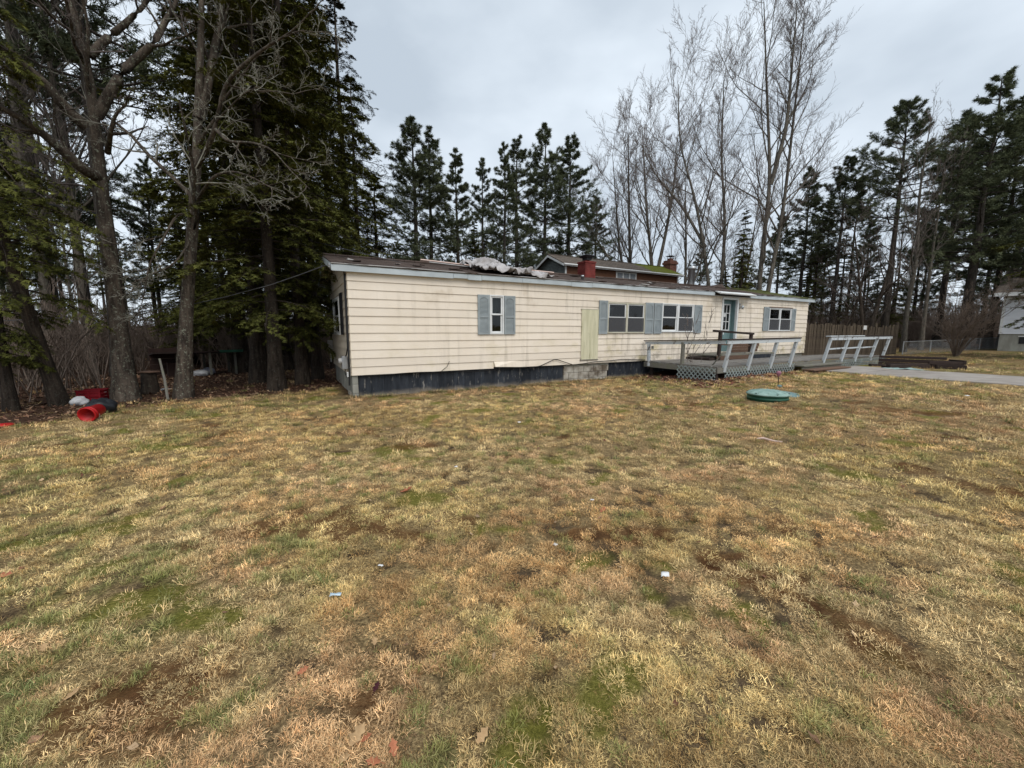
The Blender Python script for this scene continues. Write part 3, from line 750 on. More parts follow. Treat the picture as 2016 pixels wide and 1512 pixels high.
def shutter(x0, x1, z0, z1, m, end=False, y=-.03):
    b = MB(); th = .022; w = x1 - x0
    def bx(a0, a1, y0, y1, c0, c1):
        if end: b.box(y0, y1, a0, a1, c0, c1)
        else: b.box(a0, a1, y0, y1, c0, c1)
    bx(x0 + .01, x1 - .01, y - .012, y, z0 + .01, z1 - .01)
    st = .05 if w > .3 else .04
    bx(x0, x0 + st, y - th - .008, y, z0, z1); bx(x1 - st, x1, y - th - .008, y, z0, z1)
    zm = z0 + (z1 - z0) * .46
    for c0, c1 in ((z0, z0 + .06), (zm - .03, zm + .03), (z1 - .05, z1)): bx(x0 + st, x1 - st, y - th - .006, y, c0, c1)
    # arched head
    n = 8; cx = (x0 + x1) / 2; rw = (w / 2 - st)
    for i in range(n):
        u0, u1 = -1 + 2 * i / n, -1 + 2 * (i + 1) / n; um = (u0 + u1) / 2
        hgt = .10 * (1 - math.sqrt(max(0, 1 - um * um)))+ .02
        bx(cx + u0 * rw, cx + u1 * rw, y - th - .003, y, z1 - .05 - hgt, z1 - .05)
    for lo, hi in ((z0 + .06, zm - .03), (zm + .03, z1 - .08)):
        k = int((hi - lo) / .032)
        for i in range(k):
            c = lo + (i + .5) * (hi - lo) / k
            if end: b.beam((y - .012, x0 + st, c), (y - .012, x1 - st, c), .022, .007, (-.7, 0, .7))
            else: b.beam((x0 + st, y - .012, c), (x1 - st, y - .012, c), .022, .007, (0, -.7, .7))
    return b.build('shutter', m, home)
for i, o in enumerate(OPEN):
    if i == 5: continue
    window(*o, casing=(i in (1, 2)), screen=i in (1, 2, 4, 6, 7))
for a, b, z0, z1 in ((3.26, 3.61, 1.5, 2.57), (4.07, 4.42, 1.5, 2.57), (7.53, 7.89, 1.5, 2.57), (9.62, 10.02, 1.5, 2.57), (10.06, 10.45, 1.5, 2.57), (12.23, 12.66, 1.52, 2.57), (16.83, 17.25, 1.6, 2.63), (19.10, 19.43, 1.6, 2.61)):
    shutter(a, b, z0, z1, M['shutter'])
window(1.70, 3.17, 1.52, 2.48, end=True, screen=False)
for a, b in ((.92, 1.30), (3.42, 3.80)): tag(shutter(a, b, 1.5, 2.55, M['blackpaint'], True), 'black louvred shutter on the end wall')
MB().box(8.745, 8.775, -.045, .05, 1.52, 2.53).build('mullion', M['casing'], home)
MB().box(11.305, 11.335, -.045, .05, 1.55, 2.58).build('mullion', M['white'], home)
MB().box(18.135, 18.165, -.045, .05, 1.59, 2.61).build('mullion', M['white'], home)
MB().box(17.2, 19.1, -.075, -.02, 2.615, 2.645).build('head_flashing', M['brownwood'], home)
# things seen through the panes
def cloth(x0, x1, z0, z1, y):
    V, F = [], []; n = 14
    for i in range(n + 1):
        x = x0 + (x1 - x0) * i / n
        for z in (z0 + .03 * math.sin(i * 1.3), z1): V.append((x, y + .03 * math.sin(i * 2.1), z))
    F = [(2*i, 2*i+2, 2*i+3, 2*i+1) for i in range(n)]
    return MB().add(V, F)
tag(cloth(3.60, 4.08, 2.12, 2.6, .16).build('curtain', M['curtain'], home), 'white half curtain behind the narrow window')
cloth(2.2, 3.2, 1.6, 2.6, .35)
cb = MB(); [cb.add([(.2, y0, 1.5), (.2, y0 + .5, 1.5), (.22, y0 + .5, 2.5), (.22, y0, 2.5)], [(0, 1, 2, 3)]) for y0 in (1.75, 2.6)]
cb.build('curtain', M['curtain'], home)
# paper notice with two rows of pale marks taped inside the pane
M['paper'] = simple('blue_white_paper', (.50, .58, .64), (.42, .50, .56), 4, .8, 0)
M['ink'] = simple('dark_ink', (.02, .025, .03), None, 4, .8, 0)
nt = MB().box(10.55, 10.93, .034, .036, 2.10, 2.33).build('paper_notice', M['ink'], home)
mk = MB()
for z0_, z1_, cells in ((2.225, 2.32, ((.0, .05), (.06, .075), (.085, .145), (.155, .17), (.18, .235), (.25, .30), (.31, .36))),
                     (2.11, 2.205, ((.0, .035), (.05, .065), (.10, .155), (.165, .20), (.215, .26), (.275, .30), (.31, .355)))):
    for c0, c1 in cells: mk.box(10.56 + c0, 10.56 + c1, .0315, .0335, z0_, z1_)
mk.build('printed_marks', M['paper'], nt)
MB().box(12.05, 12.09, .034, .037, 2.13, 2.27).build('white_tag', M['white'], home)
MB().lathe([(.03, 0), (.034, .03), (.028, .07), (.012, .09)], 10, (11.02, .05, 2.10)).build('small_ornament', M['curtain'], home)

# door in a deep jamb
dr = MB(); dr.box(13.90, 13.985, -.05, .05, .66, 2.93).box(14.895, 14.98, -.05, .05, .66, 2.93).box(13.985, 14.895, -.05, .05, 2.845, 2.93)
frame = dr.build('door_frame', M['white'], home, bevel=.006)
jb = MB(); jb.box(13.985, 14.0, .05, .26, .70, 2.845).box(14.88, 14.895, .05, .26, .70, 2.845).box(14.0, 14.88, .05, .26, 2.83, 2.845)
jb.build('jamb', M['teal'], frame)
MB().box(13.88, 15.0, -.12, .26, .655, .70).build('threshold', M['white'], frame)
door = MB(); L0, L1, B0, B1 = 14.0, 14.88, .70, 2.83
gx0, gx1, gz0, gz1 = 14.14, 14.74, 1.63, 2.66
door.box(L0, gx0, .19, .235, B0, B1).box(gx1, L1, .19, .235, B0, B1).box(gx0, gx1, .19, .235, B0, gz0).box(gx0, gx1, .19, .235, gz1, B1)
d_o = door.build('door', M['teal'], home, bevel=.005)
lite = MB(); lite.box(gx0 - .03, gx0 + .015, .175, .19, gz0 - .03, gz1 + .03).box(gx1 - .015, gx1 + .03, .175, .19, gz0 - .03, gz1 + .03).box(gx0, gx1, .175, .19, gz0 - .03, gz0 + .015).box(gx0, gx1, .175, .19, gz1 - .015, gz1 + .03)
for i in (1, 2):
    x = gx0 + (gx1 - gx0) * i / 3; z = gz0 + (gz1 - gz0) * i / 3
    lite.box(x - .014, x + .014, .176, .2, gz0, gz1); lite.box(gx0, gx1, .177, .2, z - .014, z + .014)
lite.build('muntin_grille', M['white'], d_o)
for i in range(3):
    for j in range(3):
        w_, h_ = (gx1 - gx0) / 3, (gz1 - gz0) / 3
        MB().box(gx0 + i * w_ + .014, gx0 + (i + 1) * w_ - .014, .205, .209, gz0 + j * h_ + .014, gz0 + (j + 1) * h_ - .014).build('pane', M['glass'], d_o)
MB().box(14.36, 14.53, .198, .2, 2.17, 2.33).build('taped_paper', M['white'], d_o)
MB().box(14.40, 14.46, .186, .19, 1.45, 1.58).build('taped_paper', M['white'], d_o)
MB().lathe([(.012, 0), (.03, .02), (.03, .045), (.01, .06)], 10, (0, 0, 0)).build('door_knob', M['metal'], d_o).location = (14.78, .15, 1.55)
MB().box(13.96, 14.05, -.03, .0, 2.93, 2.94)
# wall lantern right of the door
ln = MB(); ln.box(15.04, 15.12, -.045, -.02, 2.50, 2.72); ln.tube([(15.08, -.04, 2.66), (15.08, -.13, 2.70), (15.08, -.14, 2.64)], .012, 6)
lt = ln.build('wall_lamp', M['flash'], home)
MB().lathe([(.03, 0), (.055, .06), (.06, .13), (.02, .17)], 10, (15.08, -.14, 2.47)).build('lamp_shade', M['metal'], lt, True)
# plywood patch
MB().box(6.83, 7.515, -.05, -.028, .69, 2.27).build('plywood_patch', M['plywood'], home)
MB().box(6.80, 7.54, -.055, -.03, 2.265, 2.285).build('patch_trim', M['casing'], home)
MB().box(6.80, 7.54, -.055, -.03, .665, .69).build('patch_trim', M['greywood'], home)
# meter box, conduit and cables at the front left corner
mt = MB().box(-.16, -.028, .42, .66, .66, .98).build('meter_box', M['metal'], home, bevel=.015)
MB().lathe([(.075, 0), (.075, .05), (.06, .07)], 14).build('meter_glass', M['flash'], mt).matrix_basis = __import__('mathutils').Matrix.Translation((-.16, .54, .86)) @ __import__('mathutils').Matrix.Rotation(-math.pi / 2, 4, 'Y')
MB().tube([(-.05, .06, 3.0), (-.055, .07, 2.2), (-.06, .10, 1.2), (-.07, .30, 1.02), (-.08, .50, .97)], .014, 6).build('cable', M['cable'], home)
MB().tube([(-.04, .03, 2.9), (-.045, .035, 1.8), (-.05, .05, .9), (-.05, .08, .55), (-.06, .12, .30)], .018, 6).build('conduit', M['darkmetal'], home)
MB().tube([(-.09, .5, .67), (-.10, .46, .55), (-.08, .40, .5), (-.1, .3, .56), (-.09, .25, .48)], .012, 5).build('cable', M['cable'], home)
MB().box(-.10, -.02, .10, .20, .50, .62).build('junction_box', M['white'], home, bevel=.008)
MB().box(-.17, -.03, 4.02, 4.16, .95, 1.3).build('meter_box', M['flash'], home, bevel=.01)
MB().tube([(-.1, 4.09, .95), (-.1, 4.1, .6)], .02, 6).build('conduit', M['metal'], home)
# service entrance insulators on the corner of the roof
ins = MB()
for k in range(3): ins.lathe([(.02, 0), (.035, .015), (.02, .03), (.035, .045), (.015, .06)], 8, (-.36, -.06 + .06 * k, 3.0 + .03 * k))
ins.build('wire_insulator', M['metal'], home)
# skirting
xs_ = np.arange(.14, 6.2, .305)
for i, x in enumerate(xs_):
    x1 = min(x + .30, 6.2)
    MB().box(x, x1, .055 + .006 * rnd.random(), .085, -.14, ZB + .03).build('skirt_board', M['darkskirt'], home)
for i, x in enumerate(np.arange(8.08, 9.7, .40)):
    MB().box(x, min(x + .395, 9.75), .06 + .006 * rnd.random(), .09, -.14, ZB + .03).build('skirt_board', M['darkskirt'], home)
for i in range(28):
    x = 9.76 + i * .385
    MB().box(x, x + .38, .06, .09, -.14, ZB + .03).build('skirt_board', M['cement'] if i > 8 else M['darkskirt'], home)
for r_ in range(3):
    for i in range(5):
        x0 = 6.22 + i * .40 - (.2 if r_ % 2 else 0); x1 = x0 + .39
        x0, x1 = max(x0, 6.22), min(x1, 8.06)
        if x1 - x0 > .05: MB().box(x0, x1, .02 + .01 * rnd.random(), .16, -.12 + r_ * .2, -.12 + r_ * .2 + .193).build('concrete_block', M['concrete'], home, bevel=.01)
MB().box(6.22, 8.06, .03, .15, .48, ZB + .03).build('sill_beam', M['greywood'], home)
for i in range(3): MB().box(.0, .13, .01 + .008 * i, .15, -.12 + i * .225, -.12 + i * .225 + .22).build('concrete_block', M['cement'], home, bevel=.008)
for i, y in enumerate(np.arange(.17, 4.1, .8)):
    MB().box(.03 + .01 * (i % 2), .06, y, min(y + .79, 4.15), -.08, ZB + .03).build('skirt_panel', M['cement'], home)
MB().box(-.02, .03, .35, .75, -.05, .10).build('concrete_block', M['concrete'], home, bevel=.01)
# black cables sagging along the foot of the wall
pts = [(.3 + i * .22, -.035 - .01 * math.sin(i), .545 + .035 * math.sin(i * .35) * math.sin(i * .13) - .02) for i in range(28)]
MB().tube(pts, .010, 5).build('cable', M['cable'], home)
pts = [(4.9, -.05, .50), (5.3, -.06, .56), (5.75, -.06, .72), (5.9, -.05, .725), (6.1, -.06, .66), (6.5, -.07, .54), (6.9, -.07, .56), (7.4, -.06, .60), (8.0, -.06, .61), (8.6, -.06, .64), (9.3, -.05, .60), (9.7, -.04, .58)]
MB().tube(pts, .012, 5).build('cable', M['cable'], home)
MB().tube([(2.2, -.03, .55), (2.35, -.05, .66), (2.42, -.04, .80)], .006, 4).build('cable', M['cable'], home)
# chimney, flue, vents on the roof
ch = MB().box(8.47, 8.95, 1.85, 2.30, 3.3, 4.10).box(8.45, 8.97, 1.83, 2.32, 4.10, 4.16).build('chimney', M['redbrick'], home)
MB().box(8.60, 8.84, 1.95, 2.2, 4.22, 4.32).build('flue_liner', M['darkmetal'], ch)
MB().add([(8.5, 1.85, 4.38), (8.94, 1.85, 4.38), (8.94, 2.3, 4.38), (8.5, 2.3, 4.38), (8.72, 2.08, 4.46), (8.55, 1.9, 4.31), (8.9, 1.9, 4.31), (8.9, 2.26, 4.31), (8.55, 2.26, 4.31)],
         [(0, 1, 4), (1, 2, 4), (2, 3, 4), (3, 0, 4), (0, 5, 6, 1), (1, 6, 7, 2), (2, 7, 8, 3), (3, 8, 5, 0), (5, 8, 7, 6)]).build('chimney_cap', M['darkmetal'], ch)
fl = MB().lathe([(.15, 3.3), (.15, 4.42), (.19, 4.42), (.19, 4.52), (.13, 4.57)], 18, (15.35, 2.55, 0)).build('flue_pipe', M['metal'], home, True)
MB().lathe([(.28, 3.5), (.17, 3.62)], 16, (15.35, 2.55, 0)).build('flue_flashing', M['white'], fl)
MB().lathe([(.05, 0), (.05, .12), (.065, .12), (.04, .17)], 10, (7.22, .45, 3.22)).build('roof_vent', M['metal'], home, True)
MB().add([(15.7, 1.6, 3.5), (16.6, 1.6, 3.5), (16.6, 2.1, 3.6), (15.7, 2.1, 3.6), (15.9, 1.65, 3.62), (16.4, 1.7, 3.74), (16.3, 2.0, 3.72), (15.8, 2.05, 3.64)],
         [(0, 1, 5, 4), (1, 2, 6, 5), (2, 3, 7, 6), (3, 0, 4, 7), (4, 5, 6, 7)]).build('roof_hump', M['roof'], home)

# things lying on the roof (each its own thing)
def rz(y): return EZ + (RZ - EZ) * (y + .13) / (WID / 2 + .13)
def put_home(name, mb, m, label, cat, group=None, smooth=False):
    o = mb.build(name, m, None, smooth); o.location = (HX, HY, 0); o.rotation_euler = (0, 0, HROT)
    return tag(o, label, cat, group)
def crumple(x0, x1, y0, y1, amp, seed, nx=46, ny=20, bulge=0.0, droop=0.0):
    V = []; 
    for j in range(ny + 1):
        for i in range(nx + 1):
            u, v = i / nx, j / ny
            e0 = .12 * (vnoise(v * 5, 1, seed) - .5); e1 = .25 * (vnoise(v * 5, 7, seed) - .5); e2 = .30 * (vnoise(u * 3.3, 3, seed) - .5) * (1 - v) + .10 * (vnoise(u * 13, 5, seed) - .5) * (1 - v)
            x = x0 + e0 + (x1 + e1 - x0 - e0) * u; y = y0 + e2 + (y1 - y0) * v
            f = np.array([x * 2.2 + y, y * 2.2 - x])
            rg = abs(.65 * vnoise(f[0] * 1.5, f[1] * 1.2, seed + 1) + .35 * vnoise(f[0] * 4, f[1] * 3.4, seed + 4) - .5) * 2
            z = rz(max(y, -.13)) + .015 + amp * (1 - rg) ** 2 * (.4 + vnoise(x * 2, y * 2, seed + 2)) + bulge * math.exp(-((u - .32) ** 2 / .05 + (v - .6) ** 2 / .08))
            if y < -.15: z -= (-.15 - y) * 1.6 * droop; y = -.15 - (-.15 - y) * .25
            V.append((x, y, z))
    F = [(j*(nx+1)+i, j*(nx+1)+i+1, (j+1)*(nx+1)+i+1, (j+1)*(nx+1)+i) for j in range(ny) for i in range(nx)]
    return MB().add(V, F)
tp = put_home('tarp', crumple(3.45, 5.0, -.10, 1.70, .22, 11, nx=70, ny=34, bulge=.20, droop=.7), M['tarp'], 'crumpled pale grey tarp heaped on the mobile home roof', 'tarp', None, True)
tp.modifiers.new('solid', 'SOLIDIFY').thickness = .006
tp2 = put_home('roofing_felt', crumple(4.35, 5.85, -.24, .75, .13, 23, nx=52, ny=24, droop=.8), M['tarp'], 'curled strip of grey roofing felt hanging over the eave', 'roofing felt', None, True)
tp2.modifiers.new('solid', 'SOLIDIFY').thickness = .01
def lath(a, b, w, label):
    return put_home('board', MB().beam(a, b, w, .035, (0, .6, .8)), M['pinkboard'], label, 'board')
lath((2.30, 1.92, 3.67), (3.85, 1.78, 3.60), .09, 'pale pink board lying on the roof left of the grey tarp')
lath((4.75, 1.80, 3.63), (6.95, 1.72, 3.585), .10, 'pale pink board lying on the roof right of the grey tarp')
put_home('board', MB().beam((2.5, 1.7, 3.60), (4.0, .95, 3.42), .05, .02, (0, .3, .9)), M['flash'], 'thin pale strip lying slantwise down the roof slope', 'board')

# ---------------------------------------------------------------- house behind
rx, ry, _z = at(1113, 522.6, 30)
RH = empty('house', (rx, ry, 0), HROT, 'narrow two-storey brown shingled house with mossy roof behind the mobile home', 'house')
RL, RW, RE, RR = 12.2, 3.5, 6.53, 7.32
M['brownshingle'] = simple('dark_brown_wall_shingles', (.17, .078, .045), (.10, .048, .028), 5, .9, .5, .01, stretch=(.6, .6, 4))
M['greyclap'] = simple('grey_green_clapboard', (.17, .185, .175), (.12, .13, .125), 3, .8, .2, var=.12)
MB().box(0, RL, .0, RW, -.3, RE - .02).build('wall', M['brownshingle'], RH)
for k in range(34):
    z0 = -.2 + k * .19
    MB().add([(0, -.012, z0), (RL, -.012, z0), (RL, -.002, z0 + .2), (0, -.002, z0 + .2), (0, .01, z0), (RL, .01, z0), (RL, .01, z0 + .2), (0, .01, z0 + .2)],
             [(0, 1, 2, 3), (0, 4, 5, 1), (1, 5, 6, 2), (3, 7, 4, 0), (2, 6, 7, 3)]).build('shingle_course', M['brownshingle'], RH) if k > 22 else None
for k in range(30):
    z0 = 1.0 + k * .22; z1 = z0 + .22
    if z0 < 4.2: continue
    def hw(z): return RW / 2 if z < RE else max(.02, RW / 2 * (RR - .1 - z) / (RR - .1 - RE))
    if z0 > RR - .15: break
    c = RW / 2; h0, h1 = hw(z0), hw(min(z1, RR - .12))
    V = [(-.035, c - h0, z0), (-.035, c + h0, z0), (-.012, c + h1, z1), (-.012, c - h1, z1), (.02, c - h0, z0), (.02, c + h0, z0), (.02, c + h1, z1), (.02, c - h1, z1)]
    MB().add(V, [(3, 2, 1, 0), (4, 5, 6, 7), (0, 1, 5, 4), (1, 2, 6, 5), (2, 3, 7, 6), (3, 0, 4, 7)]).build('clapboard', M['greyclap'], RH)
ov = .32
for ya, yb in ((-ov, RW / 2), (RW + ov, RW / 2)):
    sl = (RR - RE) / (RW / 2); ze = RE - sl * ov + .06
    MB().prism([(ya, ze), (yb, RR + .06), (yb, RR), (ya, ze - .06)], -.38, RL + .3, 'x').build('roof_slope', M['rearroof'], RH)
    MB().prism([(ya, ze - .20), (ya, ze - .065), (yb, RR - .02), (yb, RR - .17)], -.40, -.36, 'x').build('barge_board', M['white'], RH)
    MB().prism([(ya, ze - .20), (ya, ze - .065), (yb, RR - .02), (yb, RR - .17)], RL + .28, RL + .32, 'x').build('barge_board', M['white'], RH)
MB().box(-.38, RL + .3, -ov - .03, -ov + .0, RE - sl * ov - .13, RE - sl * ov + .02).build('fascia_board', M['white'], RH)
MB().tube([(-.4, -ov - .08, RE - sl * ov - .02), (RL + .32, -ov - .08, RE - sl * ov - .02)], .06, 8).build('gutter', M['white'], RH)
MB().box(-.04, .10, -.04, .0, 1, RE - .1).build('corner_board', M['white'], RH); MB().box(RL - .10, RL + .03, -.04, .0, 1, RE - .1).build('corner_board', M['white'], RH)
w = MB(); wx0, wx1, wz0, wz1 = 5.0, 7.1, 5.66, 6.16
w.box(wx0 - .08, wx1 + .08, -.05, -.01, wz1, wz1 + .08).box(wx0 - .08, wx1 + .08, -.05, -.01, wz0 - .08, wz0)
for i in range(4):
    x = wx0 + (wx1 - wx0) * i / 3; w.box(x - .06, x + .06, -.05, -.01, wz0, wz1)
wo = w.build('window', M['white'], RH)
M['dimcurtain'] = simple('grey_curtained_glass', (.30, .32, .34), (.20, .21, .22), 6, .25, .1)
for i in range(3):
    x = wx0 + (wx1 - wx0) * i / 3; MB().box(x + .06, x + (wx1 - wx0) / 3 - .06, -.025, -.012, wz0, wz1).build('pane', M['dimcurtain'], wo)
cx_ = RL + .28
ch = MB().box(cx_ - .15, cx_ + .75, 1.0, 1.75, -.3, 7.9).box(cx_ - .22, cx_ + .82, .93, 1.82, 7.55, 7.75).build('chimney', M['oldbrick'], RH)
MB().box(cx_ + .1, cx_ + .5, 1.2, 1.55, 7.9, 8.1).build('flue_liner', M['oldbrick'], ch)
MB().box(cx_ + .0, cx_ + .62, 1.1, 1.65, 8.28, 8.32).build('chimney_cap', M['darkmetal'], ch)
for dx, dy in ((.1, 1.2), (.5, 1.2), (.1, 1.55), (.5, 1.55)): MB().box(cx_ + dx - .015, cx_ + dx + .015, dy - .015, dy + .015, 8.08, 8.29).build('cap_leg', M['darkmetal'], ch)
MB().box(-.42, RL + .3, RW / 2 - .08, RW / 2 + .08, RR + .05, RR + .09).build('ridge_cap', M['rearroof'], RH)

# ---------------------------------------------------------------- white house far right
wx_, wy_, _z = at(1971, 640, 24)
WH = empty('house', (wx_, wy_, 0), math.radians(-55), 'white clapboard house with grey foundation and basement window beyond the bare shrub', 'house')
M['whiteclap'] = simple('white_vinyl_siding', (.74, .76, .80), (.68, .70, .74), 2, .6, .05, var=.03)
WG = .42
MB().box(.0, 11, .02, 8, WG - .5, 1.42).build('foundation', M['cement'], WH)
MB().box(.0, 11, .03, 8, 1.42, 4.0).build('wall', M['whiteclap'], WH)
for k in range(18):
    z0 = 1.42 + k * .13
    MB().add([(-.02, -.018, z0), (11, -.018, z0), (11, .012, z0 + .135), (-.02, .012, z0 + .135), (-.02, .03, z0), (11, .03, z0), (11, .03, z0 + .135), (-.02, .03, z0 + .135)],
             [(0, 1, 2, 3), (0, 4, 5, 1), (1, 5, 6, 2), (3, 7, 4, 0), (2, 6, 7, 3)]).build('clapboard', M['whiteclap'], WH)
    MB().add([(-.045, -.018, z0), (-.015, -.018, z0 + .135), (-.015, 8, z0 + .135), (-.045, 8, z0), (.0, -.018, z0), (.0, -.018, z0 + .135), (.0, 8, z0 + .135), (.0, 8, z0)],
             [(0, 1, 2, 3), (0, 4, 5, 1), (2, 6, 7, 3), (0, 3, 7, 4)]).build('clapboard', M['whiteclap'], WH)
MB().box(-.05, .06, -.035, -.019, 1.42, 3.72).build('corner_board', M['white'], WH)
MB().prism([(-.5, 3.62), (4, 5.4), (8.5, 3.62), (8.5, 3.78), (4, 5.56), (-.5, 3.78)], -.4, 11.4, 'x').build('roof', M['rearroof'], WH)
MB().box(-.42, 11.4, -.56, -.5, 3.60, 3.80).build('gutter', M['white'], WH)
MB().box(-.4, 11.4, -.5, .0, 3.63, 3.65).build('soffit', M['white'], WH)
bw = MB().box(.75, 1.35, -.0, .02, .85, 1.25).build('basement_window', M['darkmetal'], WH)
MB().box(.70, 1.40, -.01, .012, 1.25, 1.30).build('frame', M['white'], bw)
bw2 = MB().box(1.5, 2.5, -.03, -.02, 1.9, 3.1).build('window', M['dimcurtain'], WH)
fr_ = MB().box(1.42, 1.5, -.05, -.02, 1.85, 3.15).box(2.5, 2.58, -.05, -.02, 1.85, 3.15).box(1.5, 2.5, -.05, -.02, 3.1, 3.17).box(1.5, 2.5, -.05, -.02, 1.83, 1.9).box(1.5, 2.5, -.05, -.02, 2.47, 2.53)
fr_.build('frame', M['white'], bw2)
# ---------------------------------------------------------------- deck with rails, steps and ramp
deck = empty('deck', (HX, HY, 0), HROT, 'grey weathered wooden deck and ramp with peeling pale blue railings before the door', 'deck')
DZ, DD = .55, 2.75
def deck_boards(s0, s1, d0, d1, z0, z1):
    n = int((d1 - d0) / .142)
    for i in range(n):
        d = d0 + i * .142; x = s0 + rnd.uniform(-.03, .03)
        cut = s0 + (s1 - s0) * rnd.choice((.33, .5, .62))
        for a, b in ((x, cut - .004), (cut, s1 + rnd.uniform(-.02, .02))):
            za = z0 + (z1 - z0) * (a - s0) / (s1 - s0); zb = z0 + (z1 - z0) * (b - s0) / (s1 - s0); w = rnd.uniform(-.006, .006)
            MB().beam((a, -(d + .068), za - .017 + w), (b, -(d + .068), zb - .017 + w + rnd.uniform(-.004, .004)), .134, .034).build('deck_board', M['deckwood'], deck)
deck_boards(9.72, 15.85, .05, DD, DZ, DZ)
deck_boards(15.87, 21.5, 1.05, DD, DZ, DZ - .03)
for a, b, d in ((9.70, 15.86, DD + .015), (15.87, 21.5, DD + .015)):
    MB().box(a, b, -d - .035, -d, DZ - .20, DZ - .037).build('rim_joist', M['greywood'], deck)
MB().box(9.66, 9.70, -DD, -.03, DZ - .20, DZ - .036).build('rim_joist', M['greywood'], deck)
MB().box(21.5, 21.54, -DD, -1.0, DZ - .22, DZ - .06).build('rim_joist', M['greywood'], deck)
for s_, d_ in ((9.78, .3), (9.78, 1.5), (9.78, 2.7), (11.8, 2.7), (13.9, 2.7), (15.9, 2.7), (18.6, 2.7), (21.4, 2.7), (12, 1.3), (15, 1.3), (18, 1.3), (21.4, 1.2)):
    x, y = toworld(s_, -d_); MB().box(s_ - .045, s_ + .045, -d_ - .045, -d_ + .045, gz(x, y) - .05, DZ - .18).build('support_post', M['blackwood'], deck)
LEAN = .17
def post(s_, d_, top, lean_d=LEAN, lean_s=.02, m='railpaint', base=None):
    b = MB(); b.beam((s_, -d_, base if base is not None else DZ - .17), (s_ + lean_s, -d_ - lean_d, top), .10, .085, (0, 1, 0)); return b.build('rail_post', M[m], deck, bevel=.006)
# left side rail
post(9.66, .26, 1.20, .0, -.05, 'railpaint'); post(9.74, 1.54, 1.24, .03, -.03, 'greywood')
MB().beam((9.60, -.10, 1.255), (9.86, -2.95, 1.345), .15, .035).build('rail_cap', M['raildark'], deck)
MB().beam((9.58, -.15, 1.18), (9.83, -2.90, 1.27), .04, .10).build('top_rail', M['railpaint'], deck)
MB().box(9.70, 9.76, -.36, -.30, .98, 1.08).build('outlet_box', M['cement'], deck)
# front rail
for s_ in (10.03, 11.24, 12.48, 13.66): post(s_, DD + .02, 1.30)
MB().beam((9.86, -2.92, 1.345), (11.65, -2.925, 1.352), .15, .035).build('rail_cap', M['raildark'], deck)
MB().beam((11.66, -2.925, 1.352), (13.86, -2.93, 1.365), .15, .035).build('rail_cap', M['raildark'], deck)
MB().beam((9.86, -2.955, 1.27), (13.84, -2.965, 1.29), .04, .11).build('top_rail', M['railpaint'], deck)
MB().beam((10.9, -2.86, .93), (12.6, -2.87, .90), .035, .05).build('middle_rail', M['greywood'], deck)
# ramp rail beyond the steps
for s_ in (15.98, 17.36, 18.52, 19.95, 21.12): post(s_, DD + .02, 1.34, LEAN, .05)
MB().beam((15.82, -2.93, 1.405), (18.6, -2.93, 1.405), .15, .035).build('rail_cap', M['railpaint'], deck)
MB().beam((18.61, -2.93, 1.405), (21.4, -2.93, 1.40), .15, .035).build('rail_cap', M['raildark'], deck)
MB().beam((15.95, -2.965, 1.31), (21.3, -2.965, 1.31), .04, .10).build('top_rail', M['railpaint'], deck)
for a, b in ((15.98, 17.36), (17.36, 18.52), (18.52, 19.95)): MB().beam((a + .05, -2.87, .93), (b, -2.87, .95), .035, .05).build('middle_rail', M['railpaint'], deck)
# lattice skirts: crossing slats in a plane
def lattice(p0, p1, zlo0, zlo1, ztop, sp=.15):
    p0, p1 = np.array(p0, float), np.array(p1, float); L = np.linalg.norm(p1 - p0); u = (p1 - p0) / L; nrm = np.array([u[1], -u[0]])
    b = MB(); H = ztop - min(zlo0, zlo1); k = -H
    def clip(k, sgn):
        pts = []
        for q in np.linspace(0, 1, 25):
            z = min(zlo0, zlo1) + H * q; x = k + sgn * (H * q if sgn > 0 else -H * (1 - q) * -1)
            x = k + (H * q if sgn > 0 else H * (1 - q))
            lo = zlo0 + (zlo1 - zlo0) * np.clip(x / L, 0, 1)
            if 0 <= x <= L and z >= lo: pts.append((x, z))
        return pts
    while k < L:
        for sgn, off in ((1, 0.0), (-1, .008)):
            pts = clip(k, sgn)
            if len(pts) > 1:
                (xa, za), (xb, zb) = pts[0], pts[-1]
                if abs(zb - za) < .03: continue
                A = p0 + u * xa + nrm * off; B = p0 + u * xb + nrm * off
                b.beam((A[0], A[1], za), (B[0], B[1], zb), .007, .030, (nrm[0] * 0 + u[0] * sgn, u[1] * sgn, -1)) if False else \
                    b.beam((A[0], A[1], za), (B[0], B[1], zb), .034, .007, (nrm[0], nrm[1], 0))
        k += sp
    o = b.build('lattice_panel', M['lattice'], deck); tag(o, kind='stuff'); return o
def lz(s_, d_): return gz(*toworld(s_, -d_)) - .02
lattice((9.63, -1.45), (9.63, -2.80), lz(9.63, 1.5), lz(9.63, 2.8), DZ - .05)
lattice((10.05, -2.80), (13.95, -2.80), lz(10, 2.8), lz(14, 2.8), DZ - .05)
lattice((16.9, -2.80), (21.45, -2.80), lz(17, 2.8), lz(21.4, 2.8), DZ - .07)
# wide steps in the gap
for i, (d0, d1, z) in enumerate(((2.80, 3.10, .42), (3.02, 3.40, .30))):
    MB().box(13.98, 16.85 - .2 * i, -d1, -d0, z - .04, z).build('step_tread', M['greywood'] if i == 0 else M['brownwood'], deck)
    MB().box(14.0, 16.8 - .2 * i, -d1 + .06, -d1 + .09, z - .17, z - .042).build('step_riser', M['blackwood'] if i else M['greywood'], deck)
